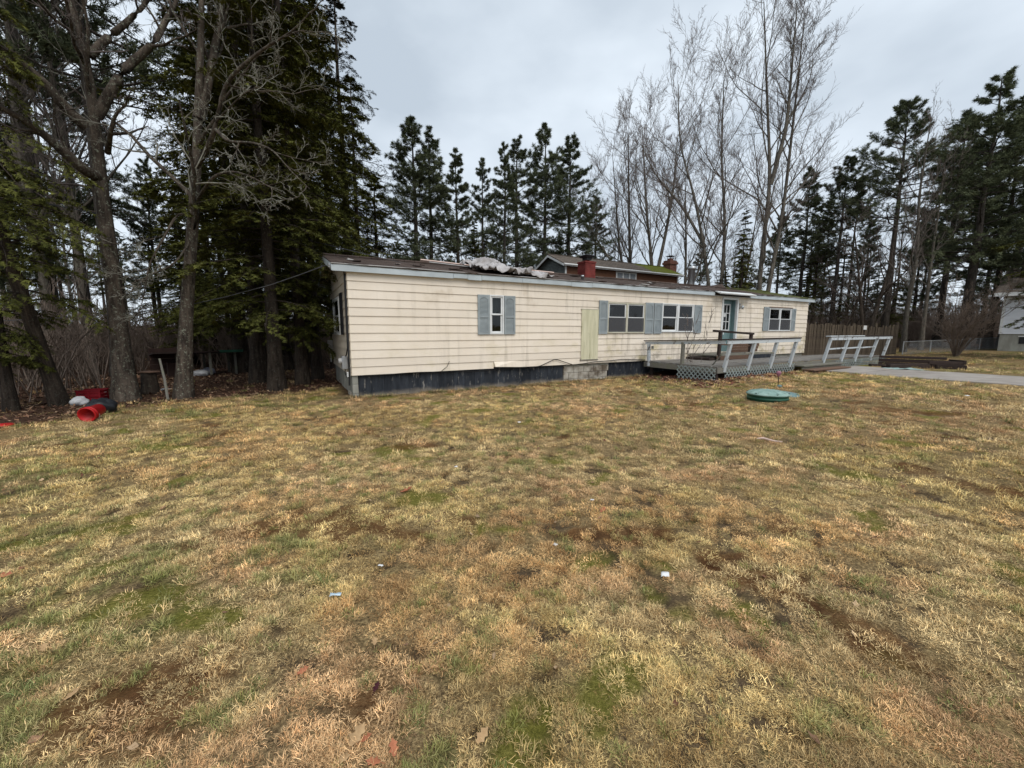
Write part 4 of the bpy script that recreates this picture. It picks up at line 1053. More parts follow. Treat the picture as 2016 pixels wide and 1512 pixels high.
# stoop at the door with its dark handrail
MB().box(12.0, 15.75, -1.20, -.06, .70, .735).build('stoop_platform', M['greywood'], deck)
MB().box(12.0, 14.2, -1.23, -1.20, .555, .70).build('stoop_riser', M['brownwood'], deck); MB().box(14.21, 15.75, -1.235, -1.20, .555, .70).build('stoop_riser', M['darkskirt'], deck)
MB().box(11.68, 11.99, -1.15, -.2, .555, .64).build('stoop_step', M['blackwood'], deck)
MB().beam((12.12, -1.2, .56), (12.13, -1.21, 1.56), .10, .09, (0, 1, 0)).build('rail_post', M['raildark'], deck)
MB().beam((14.0, -1.2, .73), (14.02, -1.2, 1.46), .10, .09, (0, 1, 0)).build('rail_post', M['raildark'], deck)
MB().beam((11.75, -1.21, 1.60), (14.12, -1.21, 1.485), .10, .07).build('handrail', M['raildark'], deck)
MB().beam((12.2, -1.2, 1.12), (14.0, -1.2, 1.04), .03, .05).build('middle_rail', M['brownwood'], deck)
for i in range(4): MB().beam((14.1 + .02 * i, -.42, .80 + .115 * i), (15.9 + .05 * i, -.40, .80 + .115 * i), .03, .11).build('stair_panel_board', M['brownwood'], deck)
# loose grey plank leaning on the corner
a = gnd(1383, 741); pl = MB().beam((a[0], a[1], a[2] - .02), tuple(at(1421, 697, 12.0)), .13, .035, (.4, -.8, .5)).build('plank', M['greywood'])
tag(pl, 'loose grey plank leaning against the corner of the deck', 'plank')

# ---------------------------------------------------------------- septic lid, flat cover, garden stake
M['greenplastic'] = simple('dark_green_plastic', (.03, .115, .07), (.015, .065, .04), 4, .5, .1)
M['palegreen'] = simple('faded_pale_green_plastic', (.29, .41, .365), (.16, .26, .225), 5, .5, .25, .004)
M['tealplastic'] = simple('faded_teal_plastic', (.15, .26, .27), (.10, .18, .19), 4, .45, .1)
lx, ly = 5.62, 8.66; lzv = gz(lx, ly)
lid = empty('septic_riser', (lx, ly, lzv), 0, 'round green plastic septic riser with faded pale domed lid on the lawn', 'septic lid')
MB().lathe([(.39, -.05), (.39, .02), (.40, .025), (.40, .045), (.385, .05), (.385, .08), (.40, .085), (.40, .105), (.39, .11)], 40).build('riser_ring', M['greenplastic'], lid, True)
MB().lathe([(.40, .11), (.415, .115), (.41, .135), (.36, .165), (.25, .195), (.12, .212), (.015, .216)], 40).build('dome', M['palegreen'], lid, True)
for k in range(12):
    an = 2 * math.pi * k / 12
    MB().beam((.20 * math.cos(an), .20 * math.sin(an), .204), (.37 * math.cos(an), .37 * math.sin(an), .166), .02, .012).build('rib', M['palegreen'], lid)
for k in range(6):
    an = 2 * math.pi * (k + .4) / 6
    MB().lathe([(.016, .0), (.016, .012), (.006, .014)], 8, (.385 * math.cos(an), .385 * math.sin(an), .148)).build('bolt', M['darkmetal'], lid)
p = gnd(1548, 778); 
cv = MB().lathe([(.36, 0), (.37, .012), (.35, .03), (.20, .045), (.01, .05)], 32).build('flat_cover', M['tealplastic'], None, True)
cv.location = (p[0] - .05, p[1] + .05, p[2] + .01); cv.rotation_euler = (math.radians(3), math.radians(2), 0)
tag(cv, 'flat faded teal plastic cover lying behind the green septic riser', 'cover')
p = gnd(1531, 763)
st = empty('garden_light', (p[0], p[1], p[2]), 0, 'small pink globe garden light on a thin stake behind the septic riser', 'garden light')
M['pinkplastic'] = simple('dull_pink_plastic', (.36, .17, .22), (.22, .08, .12), 8, .4, .1)
MB().tube([(0, 0, -.05), (.004, 0, .2), (-.006, 0, .30)], .009, 6).build('stake', M['blackwood'], st)
MB().lathe([(.012, .28), (.035, .31), (.058, .36), (.055, .395), (.03, .42), (.005, .425)], 14, (-.006, 0, 0)).build('globe', M['pinkplastic'], st, True)
MB().lathe([(.05, 0), (.055, .05), (.03, .07)], 10, (.03, -.02, 0)).build('base_cup', M['tealplastic'], st, True)

# ---------------------------------------------------------------- stockade fence, chain link, timber bed
FN = empty('stockade_fence', (0, 0, 0), 0, 'old brown wooden stockade fence running from the home to the wood', 'fence')
fa = np.array(toworld(20.9, 1.2)); fb = np.array([21.7, 22.6])
ax_ = fb - fa; fl_ = np.linalg.norm(ax_); ax_ /= fl_
k = 0; d = 0.0
pick = MB().box(-.045, .045, -.01, .01, 0, 1).mesh('picket', M['fencewood'])
while d < fl_:
    px, py = fa + ax_ * d; z0 = gz(px, py) - .03
    o = link('picket', pick, FN); hgt = 1.72 + rnd.uniform(-.07, .06) + .08 * math.sin(d * .7)
    o.location = (px, py, z0); o.rotation_euler = (rnd.uniform(-.02, .02), rnd.uniform(-.02, .02), math.atan2(ax_[1], ax_[0])); o.scale = (rnd.uniform(.9, 1.05), 1, hgt)
    d += .098
for h in (.45, 1.35):
    MB().beam((*(fa + [-.02, .05]), gz(*fa) + h), (*(fb + [-.02, .05]), gz(*fb) + h), .05, .08).build('fence_rail', M['fencewood'], FN)
for q in np.linspace(0, fl_, 6):
    px, py = fa + ax_ * q + np.array([0, .10]); MB().box(px - .05, px + .05, py - .05, py + .05, gz(px, py) - .1, gz(px, py) + 1.8).build('fence_post', M['fencewood'], FN)
sg = MB().box(-.11, .11, -.012, .0, -.11, .11).build('notice', M['white'])
g = at(1702, 645, 1); 
def fence_hit(u):
    r = ray(u, 640); 
    A_ = np.array([[r[0], -ax_[0]], [r[1], -ax_[1]]]); tt = np.linalg.solve(A_, fa); return fa + ax_ * tt[1]
hp = fence_hit(1702); q = at(1702, 645, hp[1])
sg.location = (hp[0] + .02, hp[1] - .03, q[2]); sg.rotation_euler = (0, 0, math.atan2(ax_[1], ax_[0]))
tag(sg, 'small square white notice nailed near the top of the stockade fence', 'sign')

CL = empty('chain_link_fence', (0, 0, 0), 0, 'low chain link fence with a thin top rail behind the bare shrub', 'fence')
ca, cb_ = np.array([21.9, 22.4]), np.array([37.5, 28.0]); cd = (cb_ - ca); cl = np.linalg.norm(cd); cd /= cl
def crail(d): 
    x, y = ca + cd * d; return (x, y, .98 + .30 * d / cl)
MB().tube([crail(d) for d in np.linspace(0, cl, 9)], .022, 6).build('top_rail', M['metal'], CL)
for d in np.arange(0, cl, 2.6):
    x, y, z = crail(d); MB().tube([(x, y, gz(x, y) - .1), (x, y, z + .03)], .028, 6).build('fence_post', M['metal'], CL)
wm = MB(); d = 0
while d < cl - .7:
    for sg_ in (0, 1):
        x0, y0, z0 = crail(d + (.7 if sg_ else 0)); x1, y1, z1 = crail(d + (0 if sg_ else .7))
        wm.beam((x0, y0, z0 - .72), (x1, y1, z1 - .02), .004, .004)
    d += .07
tag(wm.build('wire_mesh', M['metal'], CL), kind='stuff')

# low frame of dark timbers beside the path
BD = empty('timber_frame', (0, 0, 0), 0, 'collapsed low frame of wet dark timbers lying on grass beside the path', 'timber frame')
def tb(a, b, w, h, dz=0.0):
    a = np.array(a, float); b = np.array(b, float)
    za, zb_ = gz(*a) + dz + h / 2, gz(*b) + dz + h / 2
    MB().beam((*a, za), (*b, zb_), w, h).build('timber', M['blackwood'], BD, bevel=.008)
tb((13.95, 14.75), (15.70, 14.95), .16, .17); tb((14.0, 15.0), (15.6, 15.3), .14, .10, .0)
tb((15.0, 16.3), (16.5, 15.0), .10, .14); tb((15.0, 16.3), (16.5, 15.0), .10, .13, .15); tb((15.0, 16.3), (16.42, 15.05), .10, .10, .30)
tb((16.45, 14.45), (16.6, 15.1), .10, .16); tb((16.45, 14.45), (16.6, 15.1), .10, .16, .17)
tb((15.72, 14.75), (16.48, 14.42), .10, .15); tb((15.6, 14.9), (16.45, 14.5), .09, .12, .16); tb((14.3, 15.9), (16.0, 15.7), .15, .08)
M['tealsheet'] = simple('pale_teal_sheet', (.36, .47, .45), (.25, .35, .33), 5, .5, .2)
V = []; p0 = np.array([13.45, 14.35]); 
for j in range(6):
    for i in range(13):
        x = p0[0] + i * .10 + .05 * j * (vnoise(i, j, 3) - .3); y = p0[1] + j * .11 - i * .035
        V.append((x, y, gz(x, y) + .018 + .06 * vnoise(i * .7, j * .9, 5) ** 2))
sh = MB().add(V, [(j*13+i, j*13+i+1, (j+1)*13+i+1, (j+1)*13+i) for j in range(5) for i in range(12)]).build('plastic_sheet', M['tealsheet'], None, True)
sh.modifiers.new('solid', 'SOLIDIFY').thickness = .006
tag(sh, 'crumpled pale teal plastic sheet lying in front of the dark timbers', 'plastic sheet')

# ---------------------------------------------------------------- junk at the edge of the wood
M['redplastic'] = simple('red_plastic', (.50, .014, .016), (.36, .010, .012), 4, .42, .08)
M['redin'] = simple('red_plastic_inside', (.28, .010, .012), None, 4, .5, .05)
M['darkred'] = simple('dark_red_plastic', (.25, .008, .016), (.17, .006, .012), 4, .5, .1)
M['blackbag'] = simple('black_bin_plastic', (.014, .015, .018), (.02, .022, .026), 3, .42, .3, .01)
M['whitebag'] = simple('dirty_white_bag', (.66, .66, .66), (.45, .45, .46), 5, .6, .5, .02)
M['rust'] = simple('rusty_metal', (.055, .03, .024), (.035, .02, .016), 6, .85, .3)
p = gnd(172, 831)
bk = empty('bucket', (p[0], p[1], p[2] + .125), 0, 'bright red plastic bucket lying on its side with mouth toward the lawn', 'bucket')
import mathutils
mb = MB(); R0, R1, Hh = .10, .122, .31; n = 28
prof = [(R1, 0), (R1 + .012, 0), (R1 + .012, .03), (R1 + .004, .03), (R0 + .004, Hh), (.02, Hh), (.02, Hh - .01), (R0 - .006, Hh - .01), (R1 - .006, .004)]
prof_o = [(R1 + .012, 0.0), (R1 + .012, .03), (R1 + .003, .032), (R1 + .002, .06), (R1 + .010, .062), (R1 + .009, .075), (R1 - .001, .08), (R0, Hh), (.01, Hh)]
mb.lathe(prof_o[::-1], n)
b_o = link('bucket_wall', None, None) if False else None
V = []; F = []
for r, z in prof_o + [(.01, Hh - .012), (R0 - .008, Hh - .012), (R1 - .006, .0)]:
    V += [(r * math.cos(2*math.pi*k/n), r * math.sin(2*math.pi*k/n), z) for k in range(n)]
m_ = len(V) // n
F = [(i*n+k, ((i+1) % m_)*n+k, ((i+1) % m_)*n+(k+1) % n, i*n+(k+1) % n) for i in range(m_) for k in range(n)]
bw_ = MB().add(V, F).build('shell', M['redplastic'], bk, True)
rot = mathutils.Vector((-.22, .94, .16)).to_track_quat('Z', 'Y').to_matrix().to_4x4()
bw_.matrix_basis = rot
hd = MB().tube([(.165 * math.cos(a), .165 * math.sin(a), .045 - .12 * math.sin(a) * 0) for a in np.linspace(math.pi, 2 * math.pi, 12)], .004, 5).build('wire_handle', M['metal'], bk); hd.matrix_basis = rot
p = gnd(184, 790)
cr = empty('crate', (p[0] - .1, p[1] + .1, p[2]), .35, 'dark red plastic crate standing between the white bags and the black trash bag', 'crate')
b = MB().box(-.20, .20, -.14, .14, .0, .02)
for z in (.03, .11, .19): b.box(-.20, .20, -.155, -.14, z, z + .055); b.box(-.20, .20, .14, .155, z, z + .055); b.box(-.215, -.20, -.155, .155, z, z + .055); b.box(.20, .215, -.155, .155, z, z + .055)
b.build('slatted_walls', M['darkred'], cr)
b = MB()
for x in (-.2, 0, .2):
    for y in (-.15, .15): b.box(x - .012, x + .012, y - .012, y + .012, 0, .25)
b.box(-.225, .225, -.17, -.15, .245, .265).box(-.225, .225, .15, .17, .245, .265); b.build('rim', M['darkred'], cr)
def lump(name, p, rx, ry, rz_, m, label, cat, seed, group=None):
    V, F = [], []; nu, nv = 22, 12
    for j in range(nv + 1):
        ph = math.pi * j / nv
        for i in range(nu):
            th = 2 * math.pi * i / nu; x, y, z = math.sin(ph) * math.cos(th), math.sin(ph) * math.sin(th), math.cos(ph)
            k = 1 + .32 * (vnoise(x * 2.2 + seed + z * 1.3, y * 2.2 + z * 1.7, seed) - .5) + .2 * (vnoise(x * 6 + z * 3, y * 6 - z * 4, seed + 3) - .5)
            V.append((x * rx * k, y * ry * k, max(z * rz_ * k, -rz_ * .7)))
    F = [(j*nu+i, (j+1)*nu+i, (j+1)*nu+(i+1) % nu, j*nu+(i+1) % nu) for j in range(nv) for i in range(nu)]
    o = MB().add(V, F).build(name, m, None, True); o.location = (p[0], p[1], p[2] + rz_ * .66)
    o.rotation_euler = (0, 0, seed); return tag(o, label, cat, group)
bb = gnd(193, 815); lump('trash_bag', (bb[0], bb[1] + .1, bb[2]), .22, .19, .18, M['blackbag'], 'bulging black trash bag slumped behind the red bucket', 'trash bag', 13)
lump('plastic_bag', gnd(157, 797), .17, .13, .11, M['whitebag'], 'round white plastic bag on the ground left of the dark red crate', 'bag', 3)
lump('plastic_bag', gnd(197, 783), .15, .12, .13, M['whitebag'], 'white plastic bag wedged between the crate and the big oak', 'bag', 5)
lump('plastic_bag', gnd(395, 740), .26, .18, .13, M['whitebag'], 'low white plastic bag lying in front of the little lean-to', 'bag', 7)
M['lilac'] = simple('lilac_white_plastic', (.55, .55, .66), (.36, .36, .44), 5, .6, .4, .02)
lump('plastic_bag', gnd(411, 736), .28, .17, .15, M['lilac'], 'crumpled lilac white bag lying beside the little lean-to', 'bag', 9)
p = gnd(6, 840); b = MB().lathe([(.13, 0), (.135, .02), (.10, .035), (.02, .045)], 16).build('red_lid', M['redplastic'], None, True); b.location = (p[0], p[1], p[2] + .01); tag(b, 'round red plastic lid lying at the edge of the leaves', 'lid')
# leaning stake, stump
p = gnd(331, 788); q = at(314, 706, p[1] + .15)
tag(MB().tube([tuple(p - [0, 0, .05]), tuple(p * .5 + q * .5 + [.02, 0, 0]), tuple(q)], [.03, .027, .022], 7).build('stake', M['greywood']), 'thin grey wooden stake leaning between the two big trees', 'stake')
p = gnd(297, 775)
sm = empty('tree_stump', (p[0], p[1], p[2]), 0, 'short rotten tree stump behind the leaning stake', 'stump')
MB().lathe([(.26, -.05), (.20, .08), (.17, .3), (.16, .52), (.10, .56)], 12).build('trunk', M['hembark'], sm, True)
MB().box(-.16, .19, -.14, .14, .55, .58).build('board_on_top', M['brownwood'], sm)
for i, (u, v, c, nm, lb) in enumerate(((322, 768, 'whitebag', 'paper_scrap', 'pale torn paper on the leaves beside the leaning stake'), (345, 757, 'greywood', 'wood_scrap', 'splintered pale wood scrap on the leaves near the leaning stake'))):
    p = gnd(u, v); o = MB().box(-.16, .16, -.05, .05, 0, .03).box(-.05, .12, -.12, -.04, .02, .05).build(nm, M[c]); o.location = p; o.rotation_euler = (0, .1, 1 + i); tag(o, lb, 'scrap')
# low lean-to with a green edged roof
p0 = gnd(372, 742); p1 = gnd(468, 736)
SH = empty('lean_to', tuple(p0), math.atan2(p1[1] - p0[1], p1[0] - p0[0]), 'low open lean-to with flat green edged roof under the hemlocks', 'lean-to')
W_ = float(np.hypot(*(p1 - p0)[:2])); Hs = .90
for x in (-.2, W_ * .42, W_ * .95): MB().box(x, x + .07, -.05, .02, -.1, Hs - .03).build('post', M['greywood'], SH); MB().box(x, x + .07, 1.1, 1.17, -.1, Hs - .13).build('post', M['greywood'], SH)
MB().prism([(-.3, Hs), (1.3, Hs - .12), (1.3, Hs - .16), (-.3, Hs - .05)], -.9, W_ * .62, 'x').build('roof_panel', M['blackwood'], SH)
MB().prism([(-.3, Hs + .02), (1.3, Hs - .10), (1.3, Hs - .16), (-.3, Hs - .07)], W_ * .63, W_ * 1.12, 'x').build('roof_panel', M['greenplastic'], SH)
for k in range(5): MB().box(-.9, W_ * .2, 1.12, 1.14, .05 + k * .19, .05 + k * .19 + .18).build('back_board', M['rust'], SH)
MB().box(-.5, .1, .3, .8, 0, .5).build('bin_box', M['rust'], SH)

# ---------------------------------------------------------------- overhead wires
def wire(px, label, r=.011):
    P = [at(u, v, Y) for u, v, Y in px]; pts = []
    for a, b in zip(P[:-1], P[1:]):
        for f in np.linspace(0, 1, 6)[:-1]: pts.append(tuple(a * (1 - f) + b * f))
    pts.append(tuple(P[-1])); return tag(MB().tube(pts, r, 5).build('overhead_wire', M['wiregrey'] if r < .012 else M['cable']), label, 'wire')
wire([(-160, 345, 13.5), (0, 382, 13), (206, 424, 12.4), (400, 459, 11.9), (585, 487, 11.4), (700, 511, 11.2)], 'thick black overhead cable reaching the roof ridge', .016)
wire([(-160, 268, 14), (60, 330, 13.4), (300, 394, 12.7), (453, 432, 12.3), (590, 469, 12), (752, 508, 11.7), (800, 519, 11.6)], 'thin grey overhead wire crossing above the black cable', .009)
wire([(-160, 638, 10.6), (0, 632, 10.4), (230, 619, 10.1), (360, 603, 9.9), (442, 585, 9.75), (532, 561, 9.55), (590, 541, 9.42), (641, 522, 9.3)], 'thin low wire running to the front corner of the roof', .009)
# ---------------------------------------------------------------- trees
def nrm_(v): return v / np.maximum(np.linalg.norm(v, axis=-1, keepdims=True), 1e-9)
class TM:
    def __init__(s): s.V = []; s.Q = []; s.T = []; s.C = []; s.n = 0
    def skin(s, P, R, S, c=(1, 1, 1)):
        n, K, _ = P.shape
        t = nrm_(np.gradient(P, axis=1)); ref = nrm_(np.array([.31, .17, .2]) + 0 * t)
        vert = np.abs(t[..., 2:3]) > .8; ref = np.where(vert, np.array([1., .1, 0]), np.array([.05, .1, 1.]))
        a = nrm_(np.cross(t, ref)); b = np.cross(t, a)
        an = 2 * math.pi * np.arange(S) / S
        V = P[:, :, None] + R[:, :, None, None] * (a[:, :, None] * np.cos(an)[:, None] + b[:, :, None] * np.sin(an)[:, None])
        idx = s.n + np.arange(n * K * S).reshape(n, K, S); nx = np.roll(idx, -1, 2)
        s.Q.append(np.stack([idx[:, :-1], nx[:, :-1], nx[:, 1:], idx[:, 1:]], -1).reshape(-1, 4))
        s.V.append(V.reshape(-1, 3)); s.n += n * K * S; return s
    def tris(s, V, C):
        m = len(V) // 3; s.T.append((s.n + np.arange(m * 3)).reshape(m, 3)); s.V.append(V); s.C.append(C); s.n += m * 3; return s
    def mesh(s, name, mat, smooth=True):
        return np_mesh(name, np.concatenate(s.V), [f for f in (np.concatenate(s.Q) if s.Q else None, np.concatenate(s.T) if s.T else None) if f is not None], mat, smooth,
                       np.concatenate(s.C) if s.C and not s.Q else None)
def grow(r, P, R, n, t0, t1, ang, lenf, K, up=.0, jit=.12, rf=.55, rmin=.004, flat=0.0, lfall=.5, length=None, end=.25):
    N, Kp, _ = P.shape
    t = (t0 + (t1 - t0) * (np.arange(n)[None] + r.random((N, n))) / n); f = t * (Kp - 1); i = np.minimum(f.astype(int), Kp - 2); w = (f - i)[..., None]
    ar = np.arange(N)[:, None]
    p = P[ar, i] * (1 - w) + P[ar, i + 1] * w; rr = (R[ar, i] * (1 - w[..., 0]) + R[ar, i + 1] * w[..., 0])
    T = nrm_(P[ar, i + 1] - P[ar, i]); plen = np.linalg.norm(np.diff(P, axis=1), axis=2).sum(1)
    q = r.normal(size=(N, n, 3)); q -= (q * T).sum(-1, keepdims=True) * T
    if flat:
        h = np.cross(T, np.array([0, 0, 1.])); sgn = np.where((np.arange(n)[None, :, None] + 0 * h[..., :1]) % 2 < 1, 1., -1.)
        q = nrm_(q) * (1 - flat) + nrm_(h) * sgn * flat
    q = nrm_(q); a = (ang + r.normal(0, .16, (N, n)))[..., None]
    d = T * np.cos(a) + q * np.sin(a)
    L = (length if length is not None else plen[:, None] * lenf) * (1 - lfall * t) * r.uniform(.55, 1.2, (N, n)); st = (L / (K - 1))[..., None]
    pts = [p]
    for k in range(K - 1):
        d = nrm_(d + up * np.array([0, 0, 1.]) / (K - 1) + jit * r.normal(size=d.shape)); pts.append(pts[-1] + d * st)
    C = np.stack(pts, 2).reshape(N * n, K, 3)
    r0 = np.maximum(rr * rf, rmin).reshape(-1, 1); rad = r0 * (1 - (1 - end) * np.linspace(0, 1, K)[None])
    return C, np.maximum(rad, rmin * .6)
def spline(pts, n):
    pts = np.asarray(pts, float); d = np.concatenate([[0], np.cumsum(np.linalg.norm(np.diff(pts, axis=0), axis=1))]); s = np.linspace(0, d[-1], n)
    o = np.stack([np.interp(s, d, pts[:, k]) for k in range(3)], -1)
    for _ in range(2): o[1:-1] = .25 * o[:-2] + .5 * o[1:-1] + .25 * o[2:]
    return o
def trunk_line(r, H, n=14, wob=.02, lean=(0, 0)):
    z = np.linspace(0, 1, n); x = np.cumsum(r.normal(0, wob * H / n, n)); y = np.cumsum(r.normal(0, wob * H / n, n)); x -= x[0]; y -= y[0]
    return np.stack([x + lean[0] * z * H, y + lean[1] * z * H, z * H - .15 * (z == 0)], -1)
def needles(tm, r, pos, dirs, m, L, w, spread, cA, cB, droop=0.0):
    N = len(pos); d = nrm_(dirs[:, None] + spread * r.normal(size=(N, m, 3)) + np.array([0, 0, -droop]))
    b = pos[:, None] + r.normal(0, L * .18, (N, m, 3)); l = L * r.uniform(.6, 1.2, (N, m, 1)); sd_ = nrm_(np.cross(d, r.normal(size=(N, m, 3)))) * w * .5
    V = np.stack([b - sd_, b + sd_, b + d * l], 2).reshape(-1, 3)
    u = np.clip(r.random((N, 1, 1)) * .75 + r.random((N, m, 1)) * .35, 0, 1); c = np.array(cA) * (1 - u) + np.array(cB) * u
    c = np.repeat(c[:, :, None], 3, 2).reshape(-1, 3); tm.tris(V, np.concatenate([c, np.ones((len(c), 1))], 1))
def pine_meshes(seed, H=18., cs=.35, Lmax=3.4, nb=72, dens=1.0, cA=(.033, .043, .027), cB=(.14, .155, .085), upk=.35, lean=(0, 0), nl=.18, nw=.027):
    r = np.random.default_rng(seed); tl = trunk_line(r, H, 16, .018, lean); tr_ = np.linspace(1, .06, 16) ** .9 * H * .0125; tr_[0] *= 1.5
    tk = TM().skin(tl[None], tr_[None], 9)
    h = np.sort(np.clip(r.random(nb) ** .9, 0, 1)); h = np.concatenate([h[h < .93], [.94, .955, .97, .985, .998]]); nb = len(h)
    hz = cs + (1 - cs) * h; i = hz * 15; p = np.stack([np.interp(i, np.arange(16), tl[:, k]) for k in range(3)], -1)
    az = np.arange(nb) * 2.4 + r.normal(0, .5, nb); el = .02 + .85 * h ** 1.6 + r.normal(0, .12, nb)
    prof = np.clip((1.06 - h), 0, 1) ** .60 * (.62 + .38 * np.sin(np.clip(h * 3.2 + .5, 0, 3.1)))
    L = Lmax * prof * r.uniform(.5, 1.2, nb) + .15; K = 6; d = np.stack([np.cos(az) * np.cos(el), np.sin(az) * np.cos(el), np.sin(el)], -1); pts = [p]
    for k in range(K - 1):
        d = nrm_(d + np.array([0, 0, upk * (.15 if k < 2 else .3)]) + r.normal(0, .09, d.shape)); pts.append(pts[-1] + d * (L / (K - 1))[:, None])
    B = np.stack(pts, 1); BR = np.maximum((.012 + L * .011)[:, None] * np.linspace(1, .25, K), .008)
    br = TM().skin(B, BR, 4)
    C2, R2 = grow(r, B, BR, int(9 * dens), .28, 1.0, .85, .36, 4, .18, .10, .6, .006, flat=.8, lfall=.35); br.skin(C2, R2, 3); C2_all = C2
    L2 = np.repeat(L, int(9 * dens)); kk = r.random(len(L2)) < np.clip(L2 / 1.5, .12, 1); C2, R2 = C2[kk], R2[kk]
    C3, R3 = grow(r, C2, R2, 4, .25, 1.0, .75, .5, 3, .15, .12, .7, .005, flat=.45, lfall=.3); br.skin(C3, R3, 3)
    # dead lower stubs
    nd = 16; hz = r.uniform(.10, cs, nd); p = np.stack([np.interp(hz * 15, np.arange(16), tl[:, k]) for k in range(3)], -1); az = r.random(nd) * 6.28
    d = np.stack([np.cos(az), np.sin(az), r.uniform(-.25, .2, nd)], -1); l = r.uniform(.4, 1.6, nd)[:, None]
    DB = np.stack([p, p + d * l * .5, p + d * l + np.array([0, 0, -.12])], 1); DR = np.tile([.022, .014, .006], (nd, 1)); br.skin(DB, DR, 3)
    D2, DR2 = grow(r, DB, DR, 4, .3, 1, .8, .4, 3, 0, .15, .6, .005); br.skin(D2, DR2, 3)
    cr = TM()
    for Cq, fr in ((C3, (1.0, .55)), (C2_all, (1.0, .7)), (B, (1.0, .85))):
        for f in fr:
            k = Cq.shape[1] - 1; j = min(int(f * k), k - 1); w = f * k - j
            pos = Cq[:, j] * (1 - w) + Cq[:, j + 1] * w; dr = nrm_(Cq[:, j + 1] - Cq[:, j])
            needles(cr, r, pos, dr, 11, nl, nw, .8, cA, cB)
    return tk.mesh('pine_trunk', M['pinebark']), br.mesh('pine_branches', M['pinebark']), cr.mesh('pine_crown', M['needles'], False)
def hemlock_meshes(seed, H=16., cs=.14, Lmax=3.3, nb=105, n2=12, n3=7, cA=(.028, .033, .011), cB=(.145, .148, .04), low=.6, fl=.105, fw=.03, trr=.013):
    r = np.random.default_rng(seed); tl = trunk_line(r, H, 16, .012); tr_ = np.linspace(1, .05, 16) ** .85 * H * trr; tr_[0] *= 1.55; tr_[1] *= 1.08
    tk = TM().skin(tl[None], tr_[None], 10)
    h = np.sort(r.random(nb)); hz = cs + (1 - cs) * h; p = np.stack([np.interp(hz * 15, np.arange(16), tl[:, k]) for k in range(3)], -1)
    az = np.arange(nb) * 2.4 + r.normal(0, .5, nb); el = .12 + .5 * h ** 2 + r.normal(0, .12, nb)
    L = Lmax * np.clip(1.03 - h, 0, 1) ** .75 * (low + (1 - low) * np.clip(h * 4, 0, 1)) * r.uniform(.6, 1.15, nb) + .12; K = 6
    d = np.stack([np.cos(az) * np.cos(el), np.sin(az) * np.cos(el), np.sin(el)], -1); pts = [p]
    for k in range(K - 1):
        d = nrm_(d + np.array([0, 0, -.13]) + r.normal(0, .07, d.shape)); pts.append(pts[-1] + d * (L / (K - 1))[:, None])
    B = np.stack(pts, 1); BR = np.maximum((.008 + L * .009)[:, None] * np.linspace(1, .25, K), .006); br = TM().skin(B, BR, 4)
    C2, R2 = grow(r, B, BR, n2, .15, 1.0, .95, .40, 4, -.25, .08, .55, .005, flat=.85, lfall=.45); br.skin(C2, R2, 3)
    C3, R3 = grow(r, C2, R2, n3, .12, 1.0, .8, .42, 3, -.25, .08, .6, .004, flat=.85, lfall=.4)
    cr = TM()
    for Cq, m in ((C3, 5), (C2, 6)):
        N, k, _ = Cq.shape; f = np.linspace(.12, 1, m) * (k - 1); j = np.minimum(f.astype(int), k - 2); w = (f - j)[None, :, None]
        pos = Cq[:, j] * (1 - w) + Cq[:, j + 1] * w; T = nrm_(Cq[:, j + 1] - Cq[:, j]); sd_ = nrm_(np.cross(T, np.array([0, 0, 1.]) + .35 * r.normal(size=T.shape)))
        u = np.clip(r.random((N, 1, 1)) * .8 + r.random((N, m, 1)) * .3, 0, 1)
        for sg in (-1, 1):
            dd = nrm_(T * .75 + sd_ * sg * .8 + .22 * r.normal(size=T.shape)); l = fl * r.uniform(.55, 1.15, (N, m, 1)); wv = nrm_(np.cross(dd, np.cross(T, sd_))) * fw * .5
            V = np.stack([pos - wv, pos + wv, pos + dd * l], 2).reshape(-1, 3); c = np.array(cA) * (1 - u) + np.array(cB) * u
            c = np.repeat(c[:, :, None], 3, 2).reshape(-1, 3); cr.tris(V, np.concatenate([c, np.ones((len(c), 1))], 1))
    return tk.mesh('hemlock_trunk', M['hembark']), br.mesh('hemlock_branches', M['hembark']), cr.mesh('hemlock_crown', M['hemneedles'], False)
def bare_meshes(seed, stems, n1=13, n2=8, n3=6, n4=4, ang=.62, up=.55, l1=.42, rb=.2, t0=.28, mat='maple', tw='twig', rmin=.0065, jit=.12, l2=.46, l3=.5, l4=.55):
    """stems: list of polylines (n,3); first point at the ground"""
    r = np.random.default_rng(seed); tk, cr = TM(), TM()
    for k, sp in enumerate(stems):
        P = spline(sp[0], 18)[None]; R = (np.linspace(1, .08, 18) ** .8 * sp[1])[None]; 
        if sp[0][0][2] < .3: R[0, 0] *= 1.5; R[0, 1] *= 1.18; R[0, 2] *= 1.06
        tk.skin(P, R, 9); nn1 = max(3, int(n1 * (sp[2] if len(sp) > 2 else 1)))
        C1, R1 = grow(r, P, R, nn1, t0, 1.0, ang, l1, 7, up, jit, .5, .012, lfall=.45); tk.skin(C1, R1, 5)
        tip = P[:, -6:]; tr_ = R[:, -6:]
        for A, B in ((C1, R1),):
            C2, R2 = grow(r, A, B, n2, .18, 1.0, ang, l2, 5, up * .8, jit, .55, rmin * 1.2, lfall=.35); cr.skin(C2, R2, 4)
            C3, R3 = grow(r, C2, R2, n3, .15, 1.0, ang, l3, 4, up * .7, jit, .6, rmin, lfall=.3); cr.skin(C3, R3, 3)
            if n4: C4, R4 = grow(r, C3, R3, n4, .15, 1.0, ang, l4, 3, up * .5, jit, .7, rmin * .9, lfall=.3); cr.skin(C4, R4, 3)
    return tk.mesh('bare_trunk', M[mat]), None, cr.mesh('bare_crown', M[tw])
